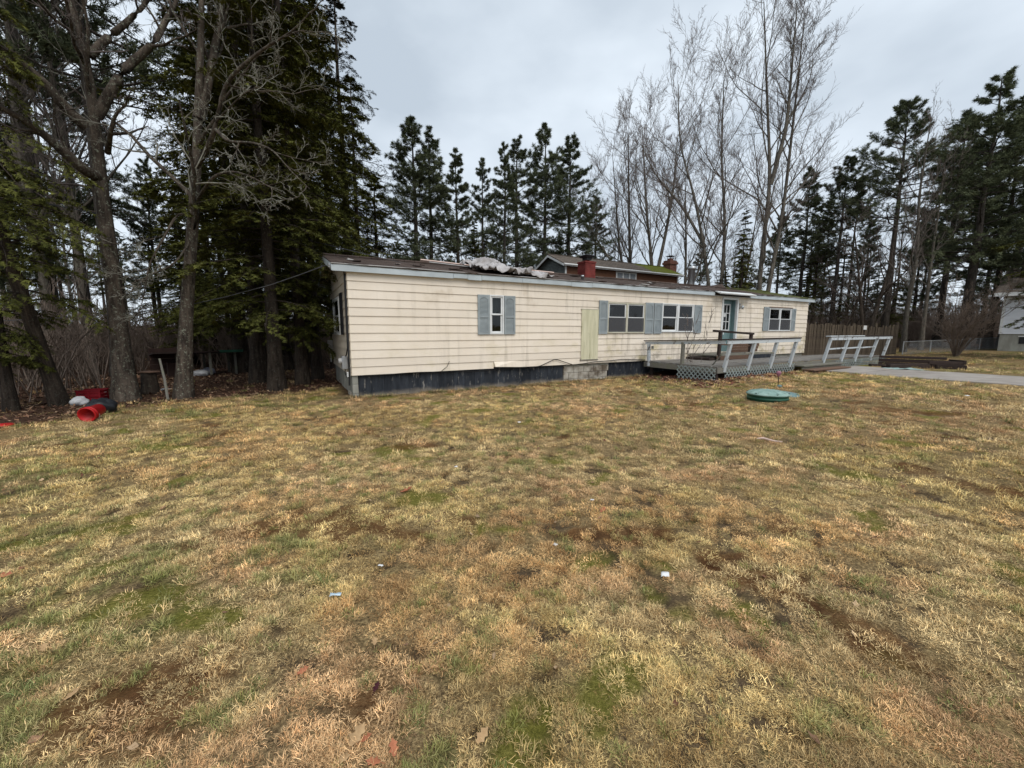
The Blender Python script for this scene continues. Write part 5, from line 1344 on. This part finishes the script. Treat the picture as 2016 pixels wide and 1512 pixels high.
def tree(name, meshes, loc, label, cat='tree', group=None, s=1.0, sz=None, rz=0.0, tilt=(0, 0)):
    o = empty(name, loc, rz, label, cat, group); o.scale = (s, s, sz or s); o.rotation_euler = (tilt[0], tilt[1], rz)
    tk, br, cr = meshes
    link('trunk', tk, o)
    if br: link('branches', br, o)
    link('crown', cr, o); return o
PINE = [pine_meshes(101, cs=.30, Lmax=3.5, nb=82), pine_meshes(102, cs=.42, Lmax=3.0, nb=64), pine_meshes(103, cs=.20, Lmax=3.0, nb=80), pine_meshes(104, cs=.48, Lmax=3.9, nb=58, upk=.5), pine_meshes(105, cs=.35, Lmax=2.6, nb=60, dens=.8)]
HEM = [hemlock_meshes(201), hemlock_meshes(202, cs=.17, Lmax=3.0, nb=95), hemlock_meshes(203, H=17, cs=.10, Lmax=2.7, nb=110)]
SPARSE = hemlock_meshes(204, H=20, cs=.26, Lmax=3.5, nb=95, n2=11, n3=6, cA=(.02, .022, .014), cB=(.07, .066, .04), fl=.09, fw=.022)
def place(u, vb, Y, vt, H0):
    p = at(u, vb, Y); top = at(u, vt, Y)[2]; x, y = p[0], p[1]; z = gz(x, y); return (x, y, z - .05), (top - z) / H0
# white pines behind the mobile home
for k, (u, Y, vt, v, wd, lb) in enumerate((
        (820, 24, 238, 0, .95, 'tall white pine with two leaders standing behind the left half of the home'), (846, 25.5, 262, 4, .9, 'slimmer white pine close beside the two leader pine'),
        (905, 27, 300, 2, .85, 'dense dark green pine right of the slimmer pine behind the home'), (955, 30, 318, 4, .75, 'thin topped grey pine in the gap behind the grey tarp'),
        (992, 28, 290, 2, .75, 'narrow dark pine left of the spiky tall pine'), (1016, 35, 276, 4, .95, 'loose branched pine between the narrow pine and the spiky tall pine'),
        (1070, 37, 250, 0, .8, 'spiky tall pine standing behind the gable of the brown house'), (1117, 38, 278, 1, .9, 'pine with a clean trunk behind the red chimney'),
        (1172, 42, 392, 4, .9, 'short pine behind the roof of the brown house'))):
    loc, s = place(u, 560, Y, vt, 18); tree('pine_tree', PINE[v], loc, lb, 'tree', 'pines behind the mobile home', s * wd * 1.42, s, rnd.random() * 6.28)
for k, (u, Y, vt, v, wd, lb) in enumerate((
        (1572, 33, 338, 1, .95, 'lone slender pine between the bare maples and the fence'), (1640, 30, 318, 3, .95, 'pine with a bushy top leaning over the stockade fence'),
        (1747, 27, 206, 3, 1.0, 'broad open white pine with layered limbs beyond the fence end'), (1852, 31, 232, 1, 1.0, 'ragged pine left of the tallest pine'),
        (1905, 26, 152, 0, 1.15, 'tallest dark pine beyond the bare shrub'), (1985, 29, 175, 3, 1.05, 'windswept pine behind the white house'),
        (1958, 27, 235, 0, 1.0, 'full crowned pine between the tallest pine and the white house'), (2005, 25, 300, 2, 1.1, 'bushy dark pine leaning over the white house roof'), (1700, 38, 430, 2, .9, 'short bushy pine behind the fence'), (1800, 36, 420, 2, 1.0, 'short dark pine behind the lichen covered trunk'), (1600, 42, 480, 2, .9, 'small pine far behind the stockade fence'))):
    loc, s = place(u, 600, Y, vt, 18); tree('pine_tree', PINE[v], loc, lb, 'tree', 'pines beyond the fence', s * wd * 1.2, s, rnd.random() * 6.28)
loc, s = place(2120, 560, 18, 150, 16)
tree('hemlock_tree', HEM[0], loc, 'big near hemlock with low sweeping boughs over the white house', 'tree', None, s * 1.25, s, 1.0)
# hemlocks by the left end of the home
for u, Y, s, v, lb in ((512, 12.4, .98, 0, 'stout hemlock with a flared foot under the dark crowns'), (545, 10.8, .80, 1, 'hemlock with a grey mossy trunk standing nearest the lawn'), (597, 11.9, .92, 2, 'dark straight hemlock beside the end of the home'),
                   (627, 13.2, .90, 1, 'slim hemlock almost hidden by the end wall'), (480, 15.4, 1.05, 2, 'hemlock behind the lean-to'), (560, 16.5, 1.25, 0, 'tall hemlock in the second row behind the stout hemlock'), (430, 19.5, .62, 1, 'short hemlock deep in the wood behind the lean-to')):
    p = at(u, 755, Y); tree('hemlock_tree', HEM[v], (p[0], p[1], gz(p[0], p[1]) - .05), lb, 'tree', 'hemlocks beside the home', s * (.78 if u > 590 else 1.1), s, rnd.random() * 6.28)
for u, Y, vt, wd, v, lb in ((600, 17.5, -220, 1.0, 0, 'tall hemlock rising behind the dark straight hemlock'), (655, 17, 20, .95, 2, 'broad hemlock rising behind the front corner of the roof'), (712, 19.5, 150, 1.0, 1, 'hemlock showing sky through its top behind the roof corner'), (748, 20.5, 340, 1.35, 0, 'short bushy hemlock behind the left end of the roof')):
    loc, s = place(u, 600, Y, vt, 17 if v == 2 else 16); tree('hemlock_tree', HEM[v], loc, lb, 'tree', 'hemlocks behind the roof corner', s * wd, s, rnd.random() * 6.28)
loc, s = place(690, 600, 22, -30, 20); tree('spruce_tree', SPARSE, loc, 'thin crowned spruce standing behind the broad hemlock', 'tree', None, s * 1.05, s, .5)
# far left: leaning conifer, pines behind the oak
p = gnd(120, 797); tree('hemlock_tree', HEM[1], (p[0], p[1], p[2] - .1), 'leaning dark hemlock on the leaf floor left of the red bucket', 'tree', None, .62, .80, 2.0, (0, -.27))
p = gnd(28, 812); tree('hemlock_tree', HEM[2], (p[0] - .3, p[1] + .2, p[2] - .1), 'thin young hemlock at the edge of the wood', 'tree', None, .42, .62, 1.0)
for u, Y, s, v, lb in ((242, 14.5, 1.2, 1, 'tall white pine directly behind the big forked oak'), (190, 20, 1.05, 0, 'white pine behind the left oak limbs'), (120, 17, 1.25, 3, 'pale trunked pine behind the forked oak limbs'), (60, 15, .55, 0, 'dense pine behind the leaning hemlock'), (330, 24, .62, 0, 'pine seen between the two big bare trees'), (-60, 13, .6, 2, 'pine beyond the leaning hemlock')):
    p = at(u, 740, Y); tree('pine_tree', PINE[v], (p[0], p[1], gz(p[0], p[1]) - .05), lb, 'tree', 'pines in the left wood', s, s, rnd.random() * 6.28)

# the two big bare trees, limbs laid out from the photograph
def limb(px, r0, Y0, share=1.0): return ([at(u, v, Y0 + dy) for u, v, dy in px], r0, share)
def rel(stems, base): return [([np.asarray(q) - base for q in s_[0]], *s_[1:]) for s_ in stems]
b1 = gnd(250, 787); Y1 = b1[1]
S1 = [limb([(250, 795, 0), (238, 690, .1), (225, 560, .2), (208, 440, .2), (196, 350, .2), (188, 255, .2), (178, 150, .1), (165, 95, 0), (140, 20, -.1), (125, -60, -.2), (110, -170, -.2)], .20, Y1),
      limb([(196, 350, .2), (165, 335, -.2), (110, 285, -.6), (50, 235, -1), (0, 212, -1.3), (-70, 170, -1.6)], .125, Y1, .6),
      limb([(172, 250, .2), (140, 225, 0), (90, 165, -.3), (40, 120, -.5), (0, 95, -.7), (-60, 40, -1)], .125, Y1, .6),
      limb([(190, 230, .2), (220, 175, .3), (255, 122, .4), (300, 95, .5), (318, 55, .6), (350, 0, .8), (370, -70, 1)], .11, Y1, .7),
      limb([(176, 110, .1), (205, 80, .3), (245, 48, .5), (290, 5, .7), (320, -60, .8)], .085, Y1, .6),
      limb([(212, 300, .2), (218, 260, -.3), (226, 225, -.4), (256, 200, -.5), (246, 185, -.6)], .06, Y1, .4)]
t1 = tree('oak_tree', bare_meshes(301, rel(S1, b1), 9, 6, 6, 4, .75, .25, .40, t0=.42, mat='oak', jit=.2, rmin=.005), tuple(b1), 'big forked bare oak with lichen patched trunk at the lawn edge')
b2 = gnd(362, 784); Y2 = b2[1]
S2 = [limb([(362, 792, 0), (364, 690, 0), (370, 560, .1), (380, 450, .1), (387, 340, .1), (390, 240, .1), (394, 130, .1), (398, 30, .1), (396, -90, .1), (400, -220, .1)], .158, Y2),
      limb([(391, 235, .1), (402, 190, .2), (414, 140, .3), (428, 70, .4), (440, 0, .5), (452, -90, .6)], .12, Y2, .8),
      limb([(386, 330, .1), (405, 300, -.3), (425, 255, -.6), (440, 165, -.8), (470, 135, -1.0), (525, 90, -1.2), (585, 60, -1.5), (610, 25, -1.6)], .06, Y2, .8),
      limb([(425, 255, -.6), (447, 280, -.9), (500, 280, -1.2), (540, 295, -1.4), (565, 330, -1.5), (610, 372, -1.6)], .032, Y2, .6),
      limb([(384, 400, .1), (420, 345, -.5), (460, 335, -.8), (500, 350, -1), (560, 385, -1.3)], .035, Y2, .6),
      limb([(382, 430, .1), (350, 415, -.4), (325, 465, -.6), (300, 505, -.7), (288, 540, -.8), (285, 580, -.8), (272, 622, -.8)], .03, Y2, .7),
      limb([(378, 470, .1), (345, 520, -.4), (300, 540, -.6), (255, 560, -.7), (190, 590, -.9)], .025, Y2, .6)]
t2 = tree('maple_tree', bare_meshes(302, rel(S2, b2), 9, 6, 5, 4, .75, .12, .42, t0=.30, mat='oak', tw='palebranch', jit=.2, rmin=.005), tuple(b2), 'tall straight bare maple with crooked pale branches beside the hemlocks')
# bare maples behind the home
def maple(u, Y, vt, seed, stems, lb, **kw):
    p = at(u, 580, Y); top = at(u, vt, Y)[2]; z = gz(p[0], p[1]); Ht = top - z
    return tree('maple_tree', bare_meshes(seed, [([np.array(q, float) * Ht for q in s_[0]], s_[1] * Ht, s_[2]) for s_ in stems], **kw), (p[0], p[1], z - .1), lb, 'tree', 'bare maples behind the home')
maple(1500, 27, -12, 311, [([(0, 0, 0), (-.012, 0, .2), (-.008, 0, .36), (.0, 0, .5), (-.02, .02, .75), (-.05, .02, 1.0)], .0078, 1), ([(.004, 0, .02), (.02, 0, .22), (.05, .01, .42), (.055, .01, .6), (.07, .02, .95)], .0072, 1),
      ([(0, 0, .5), (.02, -.02, .65), (.02, -.02, .97)], .006, .8)], 'tallest twin stemmed bare maple right of the roof hump', n1=18, n2=9, n3=7, n4=4, rmin=.0075, ang=.6, up=.55, l1=.36, t0=.25)
maple(1408, 28, 140, 312, [([(0, 0, 0), (-.015, 0, .2), (-.06, 0, .42), (-.10, 0, .58), (-.16, .03, .78), (-.17, .03, .98)], .008, 1), ([(.012, 0, .0), (.022, 0, .3), (.02, 0, .5), (.0, .02, .7), (-.01, .02, 1.0)], .0082, 1),
      ([(-.05, 0, .40), (-.13, .03, .55), (-.24, .05, .68), (-.30, .05, .80)], .006, .8)], 'double trunked bare maple behind the metal flue pipe', n1=18, n2=9, n3=7, n4=4, rmin=.0075, ang=.62, up=.5, l1=.40, t0=.3)
maple(1287, 40, 235, 313, [([(0, 0, 0), (.0, 0, .2), (-.01, 0, .36), (-.05, 0, .6), (-.08, .02, .98)], .010, 1), ([(0, 0, .28), (.04, 0, .5), (.07, 0, .72), (.08, .02, .95)], .009, 1),
      ([(-.0, 0, .15), (-.10, 0, .25), (-.20, .03, .40), (-.30, .05, .55), (-.33, .05, .72)], .007, 1), ([(-.02, 0, .08), (-.16, .02, .16), (-.36, .04, .26), (-.46, .05, .40)], .0065, 1)], 'spreading bare maple behind the mossy roof', n1=18, n2=9, n3=7, n4=4, rmin=.010, ang=.62, up=.5, l1=.42, t0=.3)
maple(1245, 42, 255, 314, [([(0, 0, 0), (-.01, 0, .3), (-.03, 0, .6), (-.05, 0, 1)], .011, 1), ([(0, 0, .2), (-.07, 0, .45), (-.12, 0, .9)], .007, .8)], 'slim bare maple in the gap left of the mossy roof tree', n1=16, n2=9, n3=6, n4=4, rmin=.010, ang=.6, up=.5, l1=.40, t0=.25)
maple(1345, 41, 330, 315, [([(0, 0, 0), (.01, 0, .3), (.0, 0, .6), (-.03, 0, 1)], .011, 1), ([(0, 0, .25), (.09, 0, .45), (.13, 0, .85)], .007, .8)], 'small bare tree behind the brick chimney', n1=16, n2=9, n3=6, n4=3, rmin=.0085, ang=.6, up=.5, l1=.40, t0=.25)
maple(1455, 35, 400, 316, [([(0, 0, 0), (.02, 0, .3), (.05, 0, .6), (.09, 0, 1)], .012, 1), ([(0, 0, .2), (-.1, 0, .45), (-.15, 0, .9)], .008, .9)], 'low bare tree between the two great maples', n1=16, n2=9, n3=6, n4=3, rmin=.0085, ang=.65, up=.4, l1=.42, t0=.25)
BARE = [bare_meshes(320, [([(0, 0, -.1), (.1, 0, 3), (-.1, .1, 6), (.2, 0, 10), (.1, 0, 14)], .15, 1)], 14, 7, 5, 3, .6, .5, .36, t0=.25, mat='maple'),
        bare_meshes(321, [([(0, 0, -.1), (-.3, 0, 2), (-.9, .1, 5), (-1.2, 0, 9)], .14, 1), ([(0, 0, .1), (.5, .1, 2), (1.0, 0, 5), (1.7, 0, 8)], .12, 1), ([(-.2, 0, 1.2), (-1.2, 0, 3), (-2.2, 0, 5)], .07, .8)], 11, 7, 5, 3, .75, .35, .42, t0=.25, mat='hembark'),
        bare_meshes(322, [([(0, 0, -.1), (.15, 0, 2), (.0, .1, 4.5), (.3, 0, 7)], .07, 1)], 14, 6, 5, 0, .7, .4, .40, t0=.2, mat='maple')]
# dark crooked trees right of the home
for u, Y, s, v, lb in ((1702, 25, .98, 1, 'dark crooked multi stemmed tree behind the fence'), (1778, 24, .9, 0, 'bare tree with a lichen white trunk beyond the fence end'), (1812, 25.5, .8, 0, 'dark bare tree beside the lichen trunk'), (1655, 29, .8, 1, 'low forked bare tree behind the fence'), (1610, 31, .7, 2, 'thin bare sapling behind the fence')):
    p = at(u, 690, Y); tree('bare_tree', BARE[v], (p[0], p[1], gz(p[0], p[1]) - .05), lb, 'tree', 'bare trees beyond the fence', s, s, rnd.random() * 6.28)
# far wood all round, one tree each
r_ = random.Random(5)
for k in range(64):
    a = -1.02 + 2.04 * (k + r_.random() * .8) / 64; d = r_.uniform(38, 66); x, y = d * math.sin(a), d * math.cos(a)
    if a > .52 and d < 44: d += 8; x, y = d * math.sin(a), d * math.cos(a)
    v = r_.random()
    hem_ok = -1.1 < a < -.35 or a > .55
    if v < (.62 if not hem_ok else .4): tree('bare_tree', BARE[0 if r_.random() < .7 else 1], (x, y, gz(x, y) - .1), 'slender bare tree in the far wood', 'tree', 'bare trees of the far wood', r_.uniform(.75, 1.1), r_.uniform(.7, 1.0), r_.random() * 6.28)
    else: tree('pine_tree', PINE[r_.choice((1, 2, 4, 0))], (x, y, gz(x, y) - .1), 'hazy pine standing in the far wood', 'tree', 'pines of the far wood', r_.uniform(.6, .85), r_.uniform(.45, .75) if -.35 < a < .55 else r_.uniform(.65, 1.0), r_.random() * 6.28)
# nearer left wood trunks
for k in range(18):
    a = r_.uniform(-1.02, -.50); d = r_.uniform(21, 36); x, y = d * math.sin(a), d * math.cos(a)
    if r_.random() < .6: tree('bare_tree', BARE[r_.choice((0, 0, 2))], (x, y, gz(x, y) - .1), 'bare tree standing among the left wood trunks', 'tree', 'bare trees of the left wood', r_.uniform(.8, 1.2), r_.uniform(.9, 1.3), r_.random() * 6.28)
    else: tree('hemlock_tree', HEM[r_.choice((0, 1, 2))], (x, y, gz(x, y) - .1), 'dark hemlock standing deep in the left wood', 'tree', 'hemlocks of the left wood', r_.uniform(.5, .75), r_.uniform(.38, .62), r_.random() * 6.28)
# small evergreens low behind the home and fence
for k in range(26):
    u = r_.choice((r_.uniform(760, 1180), r_.uniform(1420, 1800))); Y = r_.uniform(26, 40) if u < 1000 or u > 1400 else r_.uniform(39, 48); p = at(u, 600, Y)
    tree('hemlock_tree', HEM[r_.choice((0, 1, 2))], (p[0], p[1], gz(p[0], p[1]) - .1), 'young hemlock growing low behind the home', 'tree', 'young hemlocks behind the home', r_.uniform(.42, .62), r_.uniform(.34, .58), r_.random() * 6.28)

# shrubs
def shrub(u, v, n, H, spread, seed, lb, rb=.02, Y=None, n2=6, n3=5):
    p = gnd(u, v) if Y is None else np.array([*at(u, v, Y)[:2], 0]); p[2] = gz(p[0], p[1]); r = np.random.default_rng(seed); st = []
    for k in range(n):
        a = r.random() * 6.283; l = r.uniform(.3, 1) * spread; h = H * r.uniform(.55, 1)
        st.append(([(.05 * math.cos(a), .05 * math.sin(a), -.05), (l * .35 * math.cos(a), l * .35 * math.sin(a), h * .4), (l * .8 * math.cos(a + .2), l * .8 * math.sin(a + .2), h * .75), (l * math.cos(a + .3), l * math.sin(a + .3), h)], rb * r.uniform(.6, 1.1), 1))
    return tree('shrub', bare_meshes(seed, st, 6, n2, n3, 0, .6, .35, .45, t0=.25, mat='brushtwig', tw='brushtwig', rmin=.005), tuple(p), lb, 'shrub')
shrub(1880, 706, 26, 3.7, 2.2, 401, 'wide many stemmed bare shrub growing by the chain link fence', .03, Y=20.5)
p = gnd(1352, 739); S = [([(0, 0, 0), (-.02, 0, .7), (-.06, 0, 1.5), (-.05, 0, 1.9)], .010, 1), ([(.18, .05, 0), (.19, .05, .8), (.22, .05, 1.75)], .010, 1), ([(.45, .1, 0), (.5, .1, .5), (.62, .1, 1.1), (.70, .1, 2.0)], .009, 1), ([(.3, .1, 0), (.2, .1, .4), (.05, .1, .8)], .007, 1)]
tree('sapling', bare_meshes(403, S, 5, 3, 2, 0, .5, .5, .35, t0=.35, mat='twig', rmin=.0028), tuple(p), 'thin bare sapling growing up through the deck corner', 'sapling')
# underbrush of thin stems, nobody could count them
def brush(n, pts, hmin, hmax, seed, label):
    r = np.random.default_rng(seed); P = []
    base = pts(r, n); n = len(base); base = np.stack([base[:, 0], base[:, 1], gh(base[:, 0], base[:, 1]) - .03], -1)
    h = r.uniform(hmin, hmax, (n, 1)); d = nrm_(np.concatenate([r.normal(0, .28, (n, 2)), np.ones((n, 1))], 1)); d2 = nrm_(d + .3 * r.normal(size=(n, 3)))
    C = np.stack([base, base + d * h * .5, base + d * h * .5 + d2 * h * .5], 1); R = np.tile([.02, .014, .007], (n, 1)) * r.uniform(.7, 1.5, (n, 1))
    tm = TM().skin(C, R, 3); C2, R2 = grow(r, C, R, 5, .25, 1, .6, .45, 3, .2, .15, .6, .007); tm.skin(C2, R2, 3)
    C3, R3 = grow(r, C2, R2, 3, .25, 1, .6, .5, 2, .2, .15, .7, .006); tm.skin(C3, R3, 3)
    tag(link('underbrush', tm.mesh('underbrush', M['brushtwig'])), label, 'brush', kind='stuff')
def reg_left(r, n):
    a = r.uniform(-1.08, -.42, n); d = np.sqrt(r.uniform(12.5 ** 2, 42 ** 2, n)); x, y = d * np.sin(a), d * np.cos(a); k = (wood_dist(x, y) > 2.2) & ((a < -.80) | (d > 21)) & ((a > -.80) | (d > 14)); s, t_ = toloc(x, y); k &= ~((s > -3) & (t_ < 7)); return np.stack([x, y], -1)[k]
def reg_back(r, n):
    s = r.uniform(-6, 34, n); t_ = r.uniform(17, 34, n); return np.stack(toworld(s, t_), -1)
def reg_right(r, n):
    x = r.uniform(13, 56, n); y = r.uniform(20, 46, n); s, t_ = toloc(x, y); k = (np.hypot(x - 36, y - 22) > 9.5) & ((t_ > 5) | (y > 28.5)) & (s > 21.5); return np.stack([x, y], -1)[k]
brush(3600, reg_left, .6, 3.2, 501, 'tangle of thin grey brown brush filling the left wood')
brush(2200, reg_back, 1.5, 4.5, 502, 'tangle of thin brush growing behind the home')
brush(9000, reg_right, .8, 3.8, 503, 'tangle of thin brown brush beyond the fence')
# ---------------------------------------------------------------- leaves and scraps
def leaf_color_mat(name):
    t = NT(name); c = t.attr('tint'); t.bump(t.noise(60, 3), .3, .003); return t.done(c, .75, .2)
M['leaf'] = leaf_color_mat('dead_leaves')
LT = np.array([[-.5, -.08, 0], [-.5, .08, 0], [-.1, -.42, .12], [-.1, .42, .12], [.25, -.22, .05], [.25, .22, .05], [.6, 0, .16], [0, 0, .02]])
LF = np.array([[0, 7, 1], [0, 2, 7], [1, 7, 3], [2, 4, 7], [3, 7, 5], [4, 6, 7], [5, 7, 6]])
def leaf_cloud(name, x, y, size, cols, label, seed):
    r = np.random.default_rng(seed); n = len(x); a = r.random(n) * 6.283; tx, ty = r.normal(0, .35, n), r.normal(0, .35, n); s = r.uniform(.55, 1.2, n) * size
    P = LT[None] * s[:, None, None] * np.stack([np.ones(n), r.uniform(.5, 1, n), r.uniform(.3, 2.2, n)], -1)[:, None]
    X = P[..., 0] * np.cos(a)[:, None] - P[..., 1] * np.sin(a)[:, None]; Yv = P[..., 0] * np.sin(a)[:, None] + P[..., 1] * np.cos(a)[:, None]
    Z = P[..., 2] + tx[:, None] * X + ty[:, None] * Yv; Z -= Z.min(1, keepdims=True)
    V = np.stack([X + x[:, None], Yv + y[:, None], Z + (gh(x, y) + .006)[:, None]], -1).reshape(-1, 3)
    F = (np.arange(n)[:, None, None] * 8 + LF[None]).reshape(-1, 3)
    c = np.array(cols)[r.integers(0, len(cols), n)] * r.uniform(.6, 1.25, (n, 1)); c = np.repeat(np.concatenate([c, np.ones((n, 1))], 1), 8, 0)
    return tag(link(name, np_mesh(name, V, [F], M['leaf'], False, c)), label, 'leaves', kind='stuff')
r = np.random.default_rng(77)
LC = [(.20, .11, .065), (.13, .062, .04), (.27, .165, .10), (.10, .045, .03), (.33, .22, .14)]
a = r.uniform(-1.08, -.30, 15000); d = np.sqrt(r.uniform(7 ** 2, 22 ** 2, 15000)); x, y = d * np.sin(a), d * np.cos(a); k = wood_dist(x, y) > .1 + .5 * r.normal(size=15000) * .5
leaf_cloud('leaf_litter', x[k], y[k], .075, LC, 'brown dead leaves covering the floor of the left wood', 1)
s = r.uniform(8.4, 15.6, 1500); t_ = -2.85 - np.abs(r.normal(0, .33, 1500)); s2 = r.uniform(8.2, 9.9, 500); t2_ = -r.uniform(.0, 2.9, 500)
x, y = toworld(np.concatenate([s, s2]), np.concatenate([t_, t2_])); leaf_cloud('leaf_drift', x, y, .07, [(.16, .055, .035), (.22, .10, .055), (.10, .035, .025), (.40, .26, .17)], 'reddish leaf drift along the foot of the deck', 2)
x, y = scatter(900, 1.6, 13); k = fields(x, y)[3] < .3; s_, t_ = toloc(x, y); k &= t_ < -.3; leaf_cloud('lawn_leaves', x[k], y[k], .042, [(.30, .17, .10), (.42, .29, .17), (.16, .07, .04)], 'small scattered dead leaves on the lawn', 3)
# single leaves near the camera
M['tanleaf'] = simple('tan_oak_leaf', (.50, .33, .17), (.38, .24, .12), 25, .7, .4, .002)
M['orangeleaf'] = simple('orange_brown_leaf', (.50, .19, .095), (.34, .12, .06), 25, .7, .4, .002)
M['maroonleaf'] = simple('maroon_leaf', (.07, .015, .02), None, 25, .6, .4, .002)
def big_leaf(u, v, size, m, label, rz_, curl=.5, grp=None):
    p = gnd(u, v); n = 9; V = []
    for i in range(n + 1):
        f = i / n; lob = (.32 + .14 * math.cos(f * 18)) * math.sin(math.pi * min(1, f * .93 + .06)) ** .7
        z = curl * .35 * (f - .4) ** 2 + .03
        V += [((f - .5), -lob, z + curl * .22 * lob), ((f - .5), 0, z), ((f - .5), lob, z + curl * .3 * lob)]
    size *= .74; V = [(x * size, y * size * .8, zz * size * 1.5) for x, y, zz in V]
    F = [(3*i+a, 3*i+3+a, 3*i+4+a, 3*i+1+a) for i in range(n) for a in (0, 1)]
    b = MB().add(V, F); b.tube([(-.5 * size, 0, .1 * size), (-.85 * size, .05 * size, .02 * size)], .0012, 4)
    o = b.build('fallen_leaf', m, None, True); o.modifiers.new('solid', 'SOLIDIFY').thickness = .001
    o.location = (p[0], p[1], p[2] + .012); o.rotation_euler = (rnd.uniform(-.25, .25), rnd.uniform(-.4, .1), rz_); return tag(o, label, 'leaf', grp)
big_leaf(705, 1455, .115, M['tanleaf'], 'upright tan oak leaf beside a dark hole in the grass', 1.2, .9)
big_leaf(722, 1462, .06, M['orangeleaf'], 'crumpled orange leaf touching the upright tan leaf', .4, 1.6)
big_leaf(776, 1478, .075, M['orangeleaf'], 'curled brown leaf right of the orange leaf', 2.0, 1.2)
big_leaf(678, 1500, .07, M['tanleaf'], 'small tan leaf below the upright tan leaf', .2, .6)
big_leaf(735, 1506, .075, M['orangeleaf'], 'flat brown leaf below the crumpled orange leaf', 3.0, .5)
big_leaf(950, 1455, .085, M['tanleaf'], 'curled tan leaf lying alone by a dark green tuft', .8, 1.3)
big_leaf(742, 1358, .06, M['maroonleaf'], 'dark maroon leaf standing upright in the grass', 1.4, 1.0)
big_leaf(598, 1325, .07, M['orangeleaf'], 'pale brown leaf lying left of the maroon leaf', .5, .7)
big_leaf(738, 1268, .07, M['tanleaf'], 'small pale leaf lying beyond the maroon leaf', 1.9, .8)
big_leaf(8, 1138, .13, M['orangeleaf'], 'large orange brown leaf lying beside a green clump', .3, .6)
big_leaf(145, 1372, .075, M['tanleaf'], 'light tan leaf lying among moss patches', 1.1, .8)
big_leaf(88, 1280, .07, M['tanleaf'], 'small cream leaf lying on flattened straw grass', 2.4, .7)
big_leaf(1187, 1008, .11, M['orangeleaf'], 'bright orange leaf lying on bare brown grass', .9, .9)
big_leaf(802, 970, .17, M['orangeleaf'], 'clump of reddish leaf litter on the open lawn', .2, 1.2)
# white scraps
M['scrap'] = simple('white_paper_scrap', (.80, .80, .80), (.66, .66, .66), 20, .6, .2, .002)
M['bluescrap'] = simple('pale_blue_wrapper', (.62, .76, .85), (.5, .64, .74), 20, .35, .3, .002)
def scrap(u, v, w, h, m, label, grp=None):
    p = gnd(u, v); V = []; sd = int(u)
    for j in range(4):
        for i in range(5):
            V.append(((i / 4 - .5) * w + .15 * h * (vnoise(i, j, sd) - .5), (j / 3 - .5) * h + .2 * h * (vnoise(j, i + 9, sd) - .5), .012 + .35 * h * vnoise(i * .8, j * .8, sd + 3)))
    o = MB().add(V, [(j*5+i, j*5+i+1, j*5+i+6, j*5+i+5) for j in range(3) for i in range(4)]).build('paper_scrap', m, None, True)
    o.modifiers.new('solid', 'SOLIDIFY').thickness = .001; o.location = (p[0], p[1], p[2] + .008); o.rotation_euler = (.15, -.1, u * .7); return tag(o, label, 'scrap', grp)
scrap(660, 1178, .062, .035, M['bluescrap'], 'small pale blue wrapper lying on the lawn')
for u, v in ((749, 1119), (1094, 1077), (1166, 988), (898, 922), (1022, 834), (1890, 760), (1903, 781), (1888, 792), (1844, 756), (1500, 742), (1505, 748), (1548, 735), (1568, 741)):
    scrap(u, v, .034 if v > 900 else .075, .024 if v > 900 else .045, M['scrap'], 'tiny white paper scrap lying on the lawn', 'white scraps on the lawn')
scrap(1310, 1138, .05, .045, M['scrap'], 'folded white scrap beside a green tuft at the bare patch')
a = gnd(1490, 866); b = gnd(1540, 873)
tag(MB().tube([tuple(a + [0, 0, .02]), tuple(a * .7 + b * .3 + [0, .03, .035]), tuple(a * .35 + b * .65 + [0, .0, .02]), tuple(b + [0, 0, .025])], [.010, .017, .013, .008], 6).build('bleached_stick', M['pinkboard']), 'bleached pinkish stick lying on the open lawn', 'stick')
